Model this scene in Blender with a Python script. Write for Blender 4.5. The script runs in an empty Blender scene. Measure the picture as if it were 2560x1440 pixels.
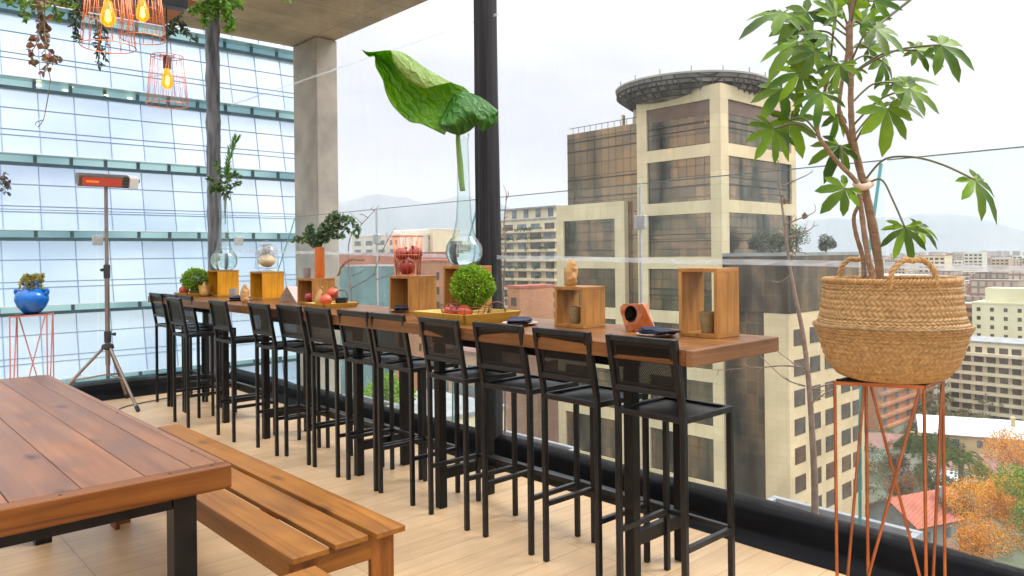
import bpy, random
from math import *
from mathutils import Vector as V, Matrix, noise as mnoise
random.seed(11)
S = bpy.context.scene
COL = S.collection
RND = random.uniform

# ------------------------------------------------------------------ camera geometry (for measuring the place)
f_ = 1892.; s_ = 0.01158; c_ = sqrt(1 - s_ * s_); CX, CY, H = 1280., 637., 1.42
TH = atan(1730 / c_ / f_)
F = V((sin(TH), cos(TH), 0)); R = V((cos(TH), -sin(TH), 0)); UP = V((0, 0, 1))
EYE = V((0, 0, H))
def ray(x, y):
    dx, dy = x - CX, y - CY
    return F + R * ((dx * c_ - dy * s_) / f_) + UP * (-(dx * s_ + dy * c_) / f_)
def at(x, y, d): return EYE + ray(x, y) * d
def on(x, y, z):
    r = ray(x, y); return EYE + r * ((z - H) / r.z)
def atX(x, y, X):
    r = ray(x, y); return EYE + r * (X / r.x)
def atY(x, y, Y):
    r = ray(x, y); return EYE + r * (Y / r.y)

cam = bpy.data.cameras.new('camera'); co = bpy.data.objects.new('camera', cam); COL.objects.link(co)
cam.sensor_width = 36; cam.lens = f_ * 36 / 2560; cam.shift_y = -83 / 2560
cam.clip_start = .05; cam.clip_end = 40000
ix = R * c_ - UP * s_; iy = R * s_ + UP * c_
m = Matrix((ix, iy, -F)).transposed().to_4x4(); m.translation = EYE
co.matrix_world = m; S.camera = co

# ------------------------------------------------------------------ materials
def new_mat(name):
    m = bpy.data.materials.new(name); m.use_nodes = True
    nt = m.node_tree; nt.nodes.clear()
    return m, nt
def nd(nt, t, **k):
    n = nt.nodes.new(t)
    for a, b in k.items():
        if a[0] == '_': setattr(n, a[1:], b)
        else: n.inputs[a.replace('__', ' ')].default_value = b
    return n
def lk(nt, a, b): nt.links.new(a, b)
def c4(c): return (c[0], c[1], c[2], 1)
def ramp(nt, fac, stops):
    r = nd(nt, 'ShaderNodeValToRGB'); e = r.color_ramp.elements
    while len(e) < len(stops): e.new(.5)
    for q, (p, c) in zip(e, stops): q.position = p; q.color = c4(c)
    lk(nt, fac, r.inputs[0]); return r.outputs[0]
def coords(nt, stretch, rot=(0, 0, 0), island=0, src='Object'):
    tc = nd(nt, 'ShaderNodeTexCoord'); out = tc.outputs[src]
    if island:
        g = nd(nt, 'ShaderNodeNewGeometry'); mu = nd(nt, 'ShaderNodeMath', _operation='MULTIPLY')
        lk(nt, g.outputs['Random Per Island'], mu.inputs[0]); mu.inputs[1].default_value = 37.
        va = nd(nt, 'ShaderNodeVectorMath', _operation='ADD'); lk(nt, out, va.inputs[0]); lk(nt, mu.outputs[0], va.inputs[1]); out = va.outputs[0]
    mp = nd(nt, 'ShaderNodeMapping'); mp.inputs['Scale'].default_value = stretch; mp.inputs['Rotation'].default_value = rot
    lk(nt, out, mp.inputs['Vector']); return mp.outputs[0]
def bright_island(nt, col, amt):
    g = nd(nt, 'ShaderNodeNewGeometry'); mr = nd(nt, 'ShaderNodeMapRange'); lk(nt, g.outputs['Random Per Island'], mr.inputs[0])
    mr.inputs[3].default_value = 1 - amt; mr.inputs[4].default_value = 1 + amt
    mx = nd(nt, 'ShaderNodeVectorMath', _operation='SCALE'); lk(nt, col, mx.inputs[0]); lk(nt, mr.outputs[0], mx.inputs['Scale']); return mx.outputs[0]
def mat(name, c1, c2=None, scale=4., stretch=(1, 1, 1), rough=.5, metal=0., bump=0., detail=5., island=0., lo=.35, hi=.65, spec=.5,
        coat=0., trans=0., dist=0., rvar=.08, bscale=None, src='Object', bdist=.01):
    m, nt = new_mat(name)
    c2 = c2 or tuple(x * .86 for x in c1)
    vec = coords(nt, stretch, island=island > 0, src=src)
    n = nd(nt, 'ShaderNodeTexNoise', Scale=scale, Detail=detail, Distortion=dist); lk(nt, vec, n.inputs['Vector'])
    col = ramp(nt, n.outputs['Fac'], [(lo, c1), (hi, c2)])
    if island: col = bright_island(nt, col, island)
    p = nd(nt, 'ShaderNodeBsdfPrincipled'); p.inputs['Metallic'].default_value = metal
    p.inputs['Specular IOR Level'].default_value = spec; p.inputs['Coat Weight'].default_value = coat
    lk(nt, col, p.inputs['Base Color'])
    mr = nd(nt, 'ShaderNodeMapRange'); lk(nt, n.outputs['Fac'], mr.inputs[0]); mr.inputs[3].default_value = max(.02, rough - rvar); mr.inputs[4].default_value = min(1, rough + rvar)
    lk(nt, mr.outputs[0], p.inputs['Roughness'])
    if bump:
        h = n.outputs['Fac']
        if bscale:
            n2 = nd(nt, 'ShaderNodeTexNoise', Scale=bscale, Detail=3.); lk(nt, vec, n2.inputs['Vector']); h = n2.outputs['Fac']
        b = nd(nt, 'ShaderNodeBump', Strength=bump, Distance=bdist); lk(nt, h, b.inputs['Height']); lk(nt, b.outputs[0], p.inputs['Normal'])
    sh = p.outputs[0]
    if trans:
        t = nd(nt, 'ShaderNodeBsdfTranslucent'); lk(nt, col, t.inputs['Color'])
        mx = nd(nt, 'ShaderNodeMixShader', Fac=trans); lk(nt, sh, mx.inputs[1]); lk(nt, t.outputs[0], mx.inputs[2]); sh = mx.outputs[0]
    o = nd(nt, 'ShaderNodeOutputMaterial'); lk(nt, sh, o.inputs['Surface'])
    return m
def wood(name, ca, cb, cc, axis='Y', rough=.4, island=.12, scale=1., coat=0., knots=0., con=1.):
    """long grain along an axis, with darker late-wood lines, blotches and a few knots"""
    m, nt = new_mat(name)
    st = {'X': (.55, 9, 9), 'Y': (9, .55, 9), 'Z': (9, 9, .55)}[axis]
    st = tuple(x * scale for x in st)
    vec = coords(nt, st, island=1)
    n = nd(nt, 'ShaderNodeTexNoise', Scale=2.2, Detail=9., Roughness=.62, Distortion=.7); lk(nt, vec, n.inputs['Vector'])
    col = ramp(nt, n.outputs['Fac'], [(.5 - .2 / con, cc), (.48, cb), (.5 + .18 / con, ca)])
    v2 = coords(nt, (1.6 * scale,) * 3, island=1)
    n2 = nd(nt, 'ShaderNodeTexNoise', Scale=1.9, Detail=4.); lk(nt, v2, n2.inputs['Vector'])
    bl = ramp(nt, n2.outputs['Fac'], [(.3, (.72, .68, .64)), (.65, (1.08, 1.06, 1.04))])
    mx = nd(nt, 'ShaderNodeMixRGB', _blend_type='MULTIPLY', Fac=1.); lk(nt, col, mx.inputs[1]); lk(nt, bl, mx.inputs[2]); col = mx.outputs[0]
    if knots:
        ks = {'X': (1, 2.4, 2.4), 'Y': (2.4, 1, 2.4), 'Z': (2.4, 2.4, 1)}[axis]
        v3 = coords(nt, tuple(k * 2.3 for k in ks), island=1)
        vo = nd(nt, 'ShaderNodeTexVoronoi', Scale=1.); lk(nt, v3, vo.inputs['Vector'])
        kf = ramp(nt, vo.outputs['Distance'], [(.03, (.14, .09, .06)), (.09, (.5, .42, .36)), (.17, (1, 1, 1))])
        mk = nd(nt, 'ShaderNodeMixRGB', _blend_type='MULTIPLY', Fac=knots); lk(nt, col, mk.inputs[1]); lk(nt, kf, mk.inputs[2]); col = mk.outputs[0]
    col = bright_island(nt, col, island)
    p = nd(nt, 'ShaderNodeBsdfPrincipled'); lk(nt, col, p.inputs['Base Color']); p.inputs['Coat Weight'].default_value = coat
    p.inputs['Coat Roughness'].default_value = .3; p.inputs['Specular IOR Level'].default_value = .3
    mr = nd(nt, 'ShaderNodeMapRange'); lk(nt, n2.outputs['Fac'], mr.inputs[0]); mr.inputs[3].default_value = rough - .1; mr.inputs[4].default_value = rough + .12
    lk(nt, mr.outputs[0], p.inputs['Roughness'])
    b = nd(nt, 'ShaderNodeBump', Strength=.18, Distance=.004); lk(nt, n.outputs['Fac'], b.inputs['Height']); lk(nt, b.outputs[0], p.inputs['Normal'])
    o = nd(nt, 'ShaderNodeOutputMaterial'); lk(nt, p.outputs[0], o.inputs['Surface']); return m
def tiles(name, c1, c2, cm, bw, rh, mortar, rough=.4, metal=0., offset=0., vec='xz', var=(.5, .5), bump=.2, spec=.5, grain=0., mix=.5, drift=None, isl=0.):
    """brick-texture surface: panels, floor tiles, curtain-wall panes"""
    m, nt = new_mat(name)
    tc = nd(nt, 'ShaderNodeTexCoord'); sx = nd(nt, 'ShaderNodeSeparateXYZ'); lk(nt, tc.outputs['Object'], sx.inputs[0])
    cb = nd(nt, 'ShaderNodeCombineXYZ')
    if vec == 'xz':
        ad = nd(nt, 'ShaderNodeMath', _operation='ADD'); lk(nt, sx.outputs[0], ad.inputs[0]); lk(nt, sx.outputs[1], ad.inputs[1])
        lk(nt, ad.outputs[0], cb.inputs[0]); lk(nt, sx.outputs[2], cb.inputs[1])
    else:
        lk(nt, sx.outputs[0], cb.inputs[0]); lk(nt, sx.outputs[1], cb.inputs[1])
    br = nd(nt, 'ShaderNodeTexBrick', Scale=1.); br.offset = offset; br.squash = 1
    br.inputs['Color1'].default_value = c4(c1); br.inputs['Color2'].default_value = c4(c2); br.inputs['Mortar'].default_value = c4(cm)
    br.inputs['Mortar Size'].default_value = mortar; br.inputs['Brick Width'].default_value = bw; br.inputs['Row Height'].default_value = rh
    br.inputs['Mortar Smooth'].default_value = .1
    lk(nt, cb.outputs[0], br.inputs['Vector']); col = br.outputs['Color']
    if isl: col = bright_island(nt, col, isl)
    if grain:
        gv = nd(nt, 'ShaderNodeMapping'); gv.inputs['Scale'].default_value = (.9, 14, 1); lk(nt, cb.outputs[0], gv.inputs['Vector'])
        bv = nd(nt, 'ShaderNodeVectorMath', _operation='ADD'); lk(nt, gv.outputs[0], bv.inputs[0])
        sc = nd(nt, 'ShaderNodeVectorMath', _operation='SCALE'); lk(nt, br.outputs['Color'], sc.inputs[0]); sc.inputs['Scale'].default_value = 60
        lk(nt, sc.outputs[0], bv.inputs[1])
        n = nd(nt, 'ShaderNodeTexNoise', Scale=2.6, Detail=8., Roughness=.6, Distortion=.5); lk(nt, bv.outputs[0], n.inputs['Vector'])
        g = ramp(nt, n.outputs['Fac'], [(.3, (1 - grain,) * 3), (.7, (1 + grain * .6,) * 3)])
        mx = nd(nt, 'ShaderNodeMixRGB', _blend_type='MULTIPLY', Fac=1.); lk(nt, col, mx.inputs[1]); lk(nt, g, mx.inputs[2]); col = mx.outputs[0]
    n3 = nd(nt, 'ShaderNodeTexNoise', Scale=var[0], Detail=4.); lk(nt, tc.outputs['Object'], n3.inputs['Vector'])
    g3 = ramp(nt, n3.outputs['Fac'], [(.3, (1 - var[1],) * 3), (.7, (1 + var[1] * .5,) * 3)])
    mx = nd(nt, 'ShaderNodeMixRGB', _blend_type='MULTIPLY', Fac=1.); lk(nt, col, mx.inputs[1]); lk(nt, g3, mx.inputs[2])
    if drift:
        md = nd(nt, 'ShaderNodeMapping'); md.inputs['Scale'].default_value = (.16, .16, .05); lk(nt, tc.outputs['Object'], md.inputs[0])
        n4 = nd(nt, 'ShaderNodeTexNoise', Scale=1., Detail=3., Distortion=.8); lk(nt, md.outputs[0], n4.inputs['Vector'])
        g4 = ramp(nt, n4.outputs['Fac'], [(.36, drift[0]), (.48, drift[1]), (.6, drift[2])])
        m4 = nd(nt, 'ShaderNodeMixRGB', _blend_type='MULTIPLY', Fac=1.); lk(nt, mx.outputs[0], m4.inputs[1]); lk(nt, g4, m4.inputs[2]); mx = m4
    p = nd(nt, 'ShaderNodeBsdfPrincipled'); lk(nt, mx.outputs[0], p.inputs['Base Color']); p.inputs['Metallic'].default_value = metal
    p.inputs['Specular IOR Level'].default_value = spec
    mr = nd(nt, 'ShaderNodeMapRange'); lk(nt, n3.outputs['Fac'], mr.inputs[0]); mr.inputs[3].default_value = max(.03, rough - .1); mr.inputs[4].default_value = rough + .1
    lk(nt, mr.outputs[0], p.inputs['Roughness'])
    if bump:
        b = nd(nt, 'ShaderNodeBump', Strength=bump, Distance=.003, _invert=True); lk(nt, br.outputs['Fac'], b.inputs['Height']); lk(nt, b.outputs[0], p.inputs['Normal'])
    o = nd(nt, 'ShaderNodeOutputMaterial'); lk(nt, p.outputs[0], o.inputs['Surface']); return m
def clear(name, tint, gloss=.08, rough=.02, milk=0., streak=0., ior=1.45, scale=(3, 3, .5), wav=0.):
    """thin clear sheet (film, pane, thin glass): see-through with a fresnel sheen and optional milky streaks"""
    m, nt = new_mat(name)
    t = nd(nt, 'ShaderNodeBsdfTransparent', Color=c4(tint)); g = nd(nt, 'ShaderNodeBsdfGlossy', Roughness=rough)
    lw = nd(nt, 'ShaderNodeLayerWeight', Blend=.5); pw = nd(nt, 'ShaderNodeMath', _operation='POWER'); lk(nt, lw.outputs['Facing'], pw.inputs[0]); pw.inputs[1].default_value = 4.
    mu = nd(nt, 'ShaderNodeMath', _operation='MULTIPLY_ADD'); lk(nt, pw.outputs[0], mu.inputs[0]); mu.inputs[1].default_value = gloss * 9; mu.inputs[2].default_value = gloss
    cl = nd(nt, 'ShaderNodeClamp'); lk(nt, mu.outputs[0], cl.inputs[0]); cl.inputs['Max'].default_value = .8
    if wav:
        vec = coords(nt, (1.2, 1.2, .6)); n = nd(nt, 'ShaderNodeTexNoise', Scale=2., Detail=2.); lk(nt, vec, n.inputs['Vector'])
        b = nd(nt, 'ShaderNodeBump', Strength=wav, Distance=.02); lk(nt, n.outputs['Fac'], b.inputs['Height']); lk(nt, b.outputs[0], g.inputs['Normal'])
    mx = nd(nt, 'ShaderNodeMixShader'); lk(nt, cl.outputs[0], mx.inputs[0]); lk(nt, t.outputs[0], mx.inputs[1]); lk(nt, g.outputs[0], mx.inputs[2]); sh = mx.outputs[0]
    if milk or streak:
        d = nd(nt, 'ShaderNodeBsdfDiffuse', Color=(.85, .87, .9, 1)); tl = nd(nt, 'ShaderNodeBsdfTranslucent', Color=(.85, .87, .9, 1))
        dm = nd(nt, 'ShaderNodeMixShader', Fac=.5); lk(nt, d.outputs[0], dm.inputs[1]); lk(nt, tl.outputs[0], dm.inputs[2])
        vec = coords(nt, scale); n = nd(nt, 'ShaderNodeTexNoise', Scale=3., Detail=6., Distortion=1.); lk(nt, vec, n.inputs['Vector'])
        mr = nd(nt, 'ShaderNodeMapRange'); lk(nt, n.outputs['Fac'], mr.inputs[0]); mr.inputs[1].default_value = .45; mr.inputs[2].default_value = .8
        mr.inputs[3].default_value = milk; mr.inputs[4].default_value = milk + streak
        m2 = nd(nt, 'ShaderNodeMixShader'); lk(nt, mr.outputs[0], m2.inputs[0]); lk(nt, sh, m2.inputs[1]); lk(nt, dm.outputs[0], m2.inputs[2]); sh = m2.outputs[0]
    o = nd(nt, 'ShaderNodeOutputMaterial'); lk(nt, sh, o.inputs['Surface']); return m
def perforated(name, pitch, open_):
    m, nt = new_mat(name)
    tc = nd(nt, 'ShaderNodeTexCoord'); sx = nd(nt, 'ShaderNodeSeparateXYZ'); lk(nt, tc.outputs['Object'], sx.inputs[0])
    a = nd(nt, 'ShaderNodeMath', _operation='ADD'); lk(nt, sx.outputs[0], a.inputs[0]); lk(nt, sx.outputs[2], a.inputs[1])
    k = 2 * pi / pitch / 2
    def wv(sign):
        q = nd(nt, 'ShaderNodeMath', _operation='MULTIPLY_ADD'); lk(nt, a.outputs[0], q.inputs[0]); q.inputs[1].default_value = sign; lk(nt, sx.outputs[1], q.inputs[2])
        w = nd(nt, 'ShaderNodeMath', _operation='MULTIPLY'); lk(nt, q.outputs[0], w.inputs[0]); w.inputs[1].default_value = k
        z = nd(nt, 'ShaderNodeMath', _operation='SINE'); lk(nt, w.outputs[0], z.inputs[0]); return z.outputs[0]
    pr = nd(nt, 'ShaderNodeMath', _operation='MULTIPLY'); lk(nt, wv(1.), pr.inputs[0]); lk(nt, wv(-1.), pr.inputs[1])
    ab = nd(nt, 'ShaderNodeMath', _operation='ABSOLUTE'); lk(nt, pr.outputs[0], ab.inputs[0])
    gt = nd(nt, 'ShaderNodeMath', _operation='GREATER_THAN'); lk(nt, ab.outputs[0], gt.inputs[0]); gt.inputs[1].default_value = open_
    p = nd(nt, 'ShaderNodeBsdfPrincipled'); p.inputs['Base Color'].default_value = (.006, .006, .0065, 1); p.inputs['Roughness'].default_value = .4; p.inputs['Specular IOR Level'].default_value = .15
    t = nd(nt, 'ShaderNodeBsdfTransparent'); mx = nd(nt, 'ShaderNodeMixShader'); lk(nt, gt.outputs[0], mx.inputs[0]); lk(nt, p.outputs[0], mx.inputs[1]); lk(nt, t.outputs[0], mx.inputs[2])
    o = nd(nt, 'ShaderNodeOutputMaterial'); lk(nt, mx.outputs[0], o.inputs['Surface']); return m
def emit(name, col, st):
    m, nt = new_mat(name)
    e = nd(nt, 'ShaderNodeEmission', Color=c4(col), Strength=st); o = nd(nt, 'ShaderNodeOutputMaterial'); lk(nt, e.outputs[0], o.inputs['Surface']); return m
def glassy(name, col, rough=0., ior=1.45, mixT=0.):
    m, nt = new_mat(name)
    g = nd(nt, 'ShaderNodeBsdfGlass', Color=c4(col), Roughness=rough, IOR=ior); sh = g.outputs[0]
    if mixT:
        t = nd(nt, 'ShaderNodeBsdfTransparent', Color=c4(col)); mx = nd(nt, 'ShaderNodeMixShader', Fac=mixT); lk(nt, sh, mx.inputs[1]); lk(nt, t.outputs[0], mx.inputs[2]); sh = mx.outputs[0]
    o = nd(nt, 'ShaderNodeOutputMaterial'); lk(nt, sh, o.inputs['Surface']); return m

# ------------------------------------------------------------------ mesh helper
class MB:
    def __init__(s): s.v = []; s.f = []
    def add(s, vs, fs):
        n = len(s.v); s.v += [V(q) for q in vs]; s.f += [tuple(i + n for i in q) for q in fs]; return s
    def box(s, x0, y0, z0, x1, y1, z1):
        return s.add([(x, y, z) for z in (z0, z1) for y in (y0, y1) for x in (x0, x1)],
                     [(0, 2, 3, 1), (4, 5, 7, 6), (0, 1, 5, 4), (2, 6, 7, 3), (0, 4, 6, 2), (1, 3, 7, 5)])
    def bar(s, p, q, w, h=None, up=(0, 0, 1)):
        p, q = V(p), V(q); h = h or w; d = (q - p).normalized(); up = V(up)
        if abs(d.dot(up)) > .95: up = V((1, 0, 0))
        a = d.cross(up).normalized() * (w / 2); b = a.cross(d).normalized() * (h / 2)
        return s.add([p - a - b, p + a - b, p + a + b, p - a + b, q - a - b, q + a - b, q + a + b, q - a + b],
                     [(0, 1, 2, 3), (7, 6, 5, 4), (0, 4, 5, 1), (1, 5, 6, 2), (2, 6, 7, 3), (3, 7, 4, 0)])
    def tube(s, pts, r, seg=8, closed=False):
        pts = [V(p) for p in pts]; n = len(pts); rs = r if isinstance(r, (list, tuple)) else [r] * n
        t0 = (pts[1] - pts[0]).normalized(); a = t0.orthogonal().normalized(); vs = []; fs = []
        for i, p in enumerate(pts):
            if closed: t = pts[(i + 1) % n] - pts[i - 1]
            else: t = pts[min(i + 1, n - 1)] - pts[max(i - 1, 0)]
            t = t.normalized() if t.length > 1e-9 else t0
            a = (a - t * a.dot(t)); a = a.normalized() if a.length > 1e-6 else t.orthogonal().normalized(); b = t.cross(a)
            for k in range(seg):
                w = 2 * pi * k / seg; vs.append(p + (a * cos(w) + b * sin(w)) * rs[i])
        m = n if closed else n - 1
        for i in range(m):
            for k in range(seg):
                j = (i + 1) % n; k2 = (k + 1) % seg
                fs.append((i * seg + k, i * seg + k2, j * seg + k2, j * seg + k))
        if not closed: fs.append(tuple(range(seg))[::-1]); fs.append(tuple((n - 1) * seg + k for k in range(seg)))
        return s.add(vs, fs)
    def ring(s, c, rad, r, seg=32, rs=6, n=(0, 0, 1)):
        n = V(n).normalized(); a = n.orthogonal().normalized(); b = n.cross(a); c = V(c)
        return s.tube([c + (a * cos(2 * pi * i / seg) + b * sin(2 * pi * i / seg)) * rad for i in range(seg)], r, rs, True)
    def lathe(s, prof, c=(0, 0, 0), seg=28, axis=None):
        c = V(c); n = len(prof); vs = []; fs = []
        a, b, z = V((1, 0, 0)), V((0, 1, 0)), V((0, 0, 1))
        if axis is not None: z = V(axis).normalized(); a = z.orthogonal().normalized(); b = z.cross(a)
        for r, h in prof:
            for k in range(seg): w = 2 * pi * k / seg; vs.append(c + (a * cos(w) + b * sin(w)) * r + z * h)
        for i in range(n - 1):
            for k in range(seg): k2 = (k + 1) % seg; fs.append((i * seg + k, i * seg + k2, (i + 1) * seg + k2, (i + 1) * seg + k))
        if prof[0][0] > 1e-6: fs.append(tuple(range(seg))[::-1])
        if prof[-1][0] > 1e-6: fs.append(tuple((n - 1) * seg + k for k in range(seg)))
        return s.add(vs, fs)
    def grid(s, fn, nu, nv):
        vs = [fn(i / nu, j / nv) for j in range(nv + 1) for i in range(nu + 1)]
        return s.add(vs, [(j * (nu + 1) + i, j * (nu + 1) + i + 1, (j + 1) * (nu + 1) + i + 1, (j + 1) * (nu + 1) + i) for j in range(nv) for i in range(nu)])
    def prism(s, poly, off):
        n = len(poly); off = V(off); poly = [V(p) for p in poly]
        return s.add(poly + [p + off for p in poly], [tuple(range(n))[::-1], tuple(range(n, 2 * n))] + [(i, (i + 1) % n, n + (i + 1) % n, n + i) for i in range(n)])
    def leaf(s, p, d, nrm, L, W, fold=.15):
        p, d = V(p), V(d).normalized(); nrm = V(nrm); w = d.cross(nrm)
        w = w.normalized() if w.length > 1e-6 else d.orthogonal().normalized(); n = w.cross(d)
        u = n * (L * fold)
        return s.add([p, p + d * L * .45 + w * W / 2 + u, p + d * L * .8 + w * W * .33 + u * .6, p + d * L - u * .5, p + d * L * .8 - w * W * .33 + u * .6, p + d * L * .45 - w * W / 2 + u, p + d * L * .5],
                     [(0, 1, 6), (1, 2, 6), (2, 3, 6), (3, 4, 6), (4, 5, 6), (5, 0, 6)])
    def quad(s, p, d, nrm, L, W):
        p, d = V(p), V(d).normalized(); w = d.cross(V(nrm)); w = w.normalized() if w.length > 1e-6 else d.orthogonal().normalized()
        return s.add([p, p + d * L * .5 + w * W / 2, p + d * L, p + d * L * .5 - w * W / 2], [(0, 1, 2, 3)])
    def build(s, name, mt, parent=None, smooth=None, bevel=0, bseg=2, world=True, solid=0):
        off = V((0, 0, 0))
        if world:
            q = parent
            while q is not None: off = off + q.location; q = q.parent
        me = bpy.data.meshes.new(name); me.from_pydata([v - off for v in s.v], [], s.f); me.update()
        o = bpy.data.objects.new(name, me); COL.objects.link(o); me.materials.append(mt)
        if smooth:
            me.shade_smooth()
            if smooth < 180: me.set_sharp_from_angle(angle=radians(smooth))
        if solid:
            sm = o.modifiers.new('solid', 'SOLIDIFY'); sm.thickness = solid; sm.offset = 0
        if bevel:
            b = o.modifiers.new('bevel', 'BEVEL'); b.width = bevel; b.segments = bseg; b.limit_method = 'ANGLE'; b.angle_limit = radians(40)
        if parent is not None: o.parent = parent
        return o
def tag(o, label=None, cat=None, group=None, kind=None):
    if label: o['label'] = label
    if cat: o['category'] = cat
    if group: o['group'] = group
    if kind: o['kind'] = kind
    return o
def thing(name, label, cat, loc=(0, 0, 0), rz=0, group=None):
    o = bpy.data.objects.new(name, None); COL.objects.link(o); o.empty_display_size = .1
    o.location = V(loc); o.rotation_euler = (0, 0, rz); return tag(o, label, cat, group)
KIDS = {}
def copy_tree(o, parent=None, keep=True):
    c = o.copy(); COL.objects.link(c)
    if parent is not None: c.parent = parent
    for ch in o.children: copy_tree(ch, c)
    return c
def struct(o): return tag(o, kind='structure')
def icos(mb, c, r, seg=16, sq=(1, 1, 1), bumps=0., seed=0):
    """noisy ball"""
    c = V(c)
    def fn(u, v):
        a, t = 2 * pi * u, pi * v; q = V((sin(t) * cos(a), sin(t) * sin(a), cos(t)))
        k = 1 + bumps * mnoise.noise(q * 1.7 + V((seed * 3.1, seed, 0)))
        return c + V((q.x * sq[0], q.y * sq[1], q.z * sq[2])) * r * k
    return mb.grid(fn, seg, seg // 2)
def smooth_path(pts, n=6):
    pts = [V(p) for p in pts]; out = []
    for i in range(len(pts) - 1):
        p0, p1, p2, p3 = pts[max(i - 1, 0)], pts[i], pts[i + 1], pts[min(i + 2, len(pts) - 1)]
        for k in range(n):
            t = k / n
            out.append(.5 * ((2 * p1) + (p2 - p0) * t + (2 * p0 - 5 * p1 + 4 * p2 - p3) * t * t + (3 * p1 - p0 - 3 * p2 + p3) * t ** 3))
    return out + [pts[-1]]
def rdir():
    z = RND(-1, 1); a = RND(0, 2 * pi); r = sqrt(1 - z * z); return V((r * cos(a), r * sin(a), z))

# ------------------------------------------------------------------ material set
BLACK = mat('black_paint', (.007, .007, .0075), (.012, .012, .013), scale=22, rough=.32, bump=.1, spec=.34)
STEELBLK = mat('table_leg_paint', (.007, .0065, .006), (.013, .011, .01), scale=14, rough=.4, bump=.08, spec=.22)
PERF = perforated('perforated_steel', .0085, .86)
SEATP = mat('seat_plate', (.008, .008, .009), (.014, .014, .015), scale=8, spec=.35, rough=.36, bump=.1, bscale=5)
VINYL = mat('black_vinyl', (.004, .004, .0045), (.007, .007, .008), scale=7, spec=.06, rough=.5, bump=.35, bscale=4, bdist=.03)
FLOORM = tiles('floor_tile', (.66, .45, .25), (.6, .4, .215), (.3, .19, .105), .9, .155, .0016, rough=.42, vec='xy', var=(1.7, .2), bump=.25, grain=.14)
W_BAR_Y = wood('bar_wood', (.25, .105, .026), (.18, .07, .015), (.085, .03, .007), 'Y', rough=.36, coat=.06, knots=.5, island=.1)
W_BAR_X = wood('bar_end_wood', (.28, .145, .068), (.195, .09, .038), (.08, .034, .015), 'X', rough=.45, knots=.6, island=.1)
W_TAB_Y = wood('table_plank_wood', (.27, .115, .042), (.2, .078, .027), (.115, .042, .015), 'Y', rough=.34, coat=.12, knots=.75, island=.13, con=.75)
W_TAB_X = wood('table_edge_wood', (.24, .085, .013), (.165, .052, .007), (.07, .02, .004), 'X', rough=.4, coat=.05, knots=.7)
W_BEN_Y = wood('bench_wood', (.35, .15, .022), (.26, .1, .013), (.13, .046, .006), 'Y', rough=.38, coat=.06, knots=.7, island=.1, con=.8)
W_BEN_X = wood('bench_end_wood', (.36, .145, .024), (.26, .094, .013), (.13, .043, .007), 'X', rough=.42, island=.1)
W_BEN_Z = wood('bench_leg_wood', (.33, .12, .02), (.22, .073, .011), (.11, .035, .006), 'Z', rough=.42, island=.1)
W_BOX = wood('crate_pine', (.54, .28, .08), (.43, .2, .05), (.26, .11, .025), 'Z', rough=.45, island=.08, knots=.4, scale=1.4)
W_BOXT = wood('crate_pine_board', (.48, .24, .07), (.38, .175, .045), (.23, .1, .024), 'X', rough=.45, island=.08, scale=1.4)
W_GOLD = wood('crate_golden', (.76, .4, .025), (.66, .3, .014), (.45, .18, .008), 'Z', rough=.4, island=.06, scale=1.4)
W_GOLDT = wood('crate_golden_board', (.5, .28, .06), (.4, .2, .04), (.27, .12, .025), 'X', rough=.4, island=.06, scale=1.4)
W_PERG = wood('pergola_wood', (.4, .2, .09), (.3, .14, .055), (.15, .07, .03), 'X', rough=.5)
TRAYM = mat('tray_paint', (.66, .42, .075), (.58, .34, .05), scale=6, stretch=(1, 6, 6), rough=.42, bump=.1, island=.05)
CONC = mat('concrete', (.52, .455, .39), (.27, .24, .205), scale=2.1, rough=.85, bump=.3, detail=9, lo=.3, hi=.72, bscale=22)
SOFF = None
COPPER = mat('copper_wire', (.8, .3, .16), (.66, .22, .11), scale=20, rough=.3, metal=.85)
COPPERD = mat('copper_stand', (.5, .175, .075), (.36, .115, .045), scale=12, rough=.3, metal=.9)
COPPERF = mat('copper_foil', (.72, .27, .13), (.5, .15, .06), scale=24, rough=.34, metal=.75, bump=.9, bscale=16, bdist=.01)
PINKST = mat('pink_stand_paint', (.6, .2, .17), (.5, .15, .13), scale=12, rough=.4, metal=.2)
STEEL = mat('brushed_steel', (.62, .6, .58), (.5, .48, .46), scale=30, rough=.3, metal=.9)
TAUPE = mat('heater_pole', (.3, .235, .2), (.24, .19, .16), scale=14, rough=.32, metal=.7)
HEATG = mat('heater_grey', (.17, .15, .125), (.13, .115, .1), scale=14, rough=.4, metal=.4)
WHITEP = mat('white_plastic', (.78, .78, .8), (.7, .7, .72), scale=6, rough=.4)
RUBBER = mat('rubber', (.02, .019, .02), (.03, .03, .03), scale=20, rough=.7)
PANE = clear('balustrade_glass', (.93, .975, .965), gloss=.02, rough=.0, milk=.012, streak=.02)
FILM = clear('clear_film', (.975, .98, .985), gloss=.012, rough=.012, milk=.012, streak=.05, scale=(1.4, 5, .45), wav=.12)
SEAM = clear('film_seam', (.9, .92, .95), gloss=.05, rough=.2, milk=.3, streak=.3, scale=(2, 2, 8))
TEALEDGE = mat('glass_edge', (.12, .42, .42), (.08, .34, .35), scale=5, rough=.2, trans=.3)
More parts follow.
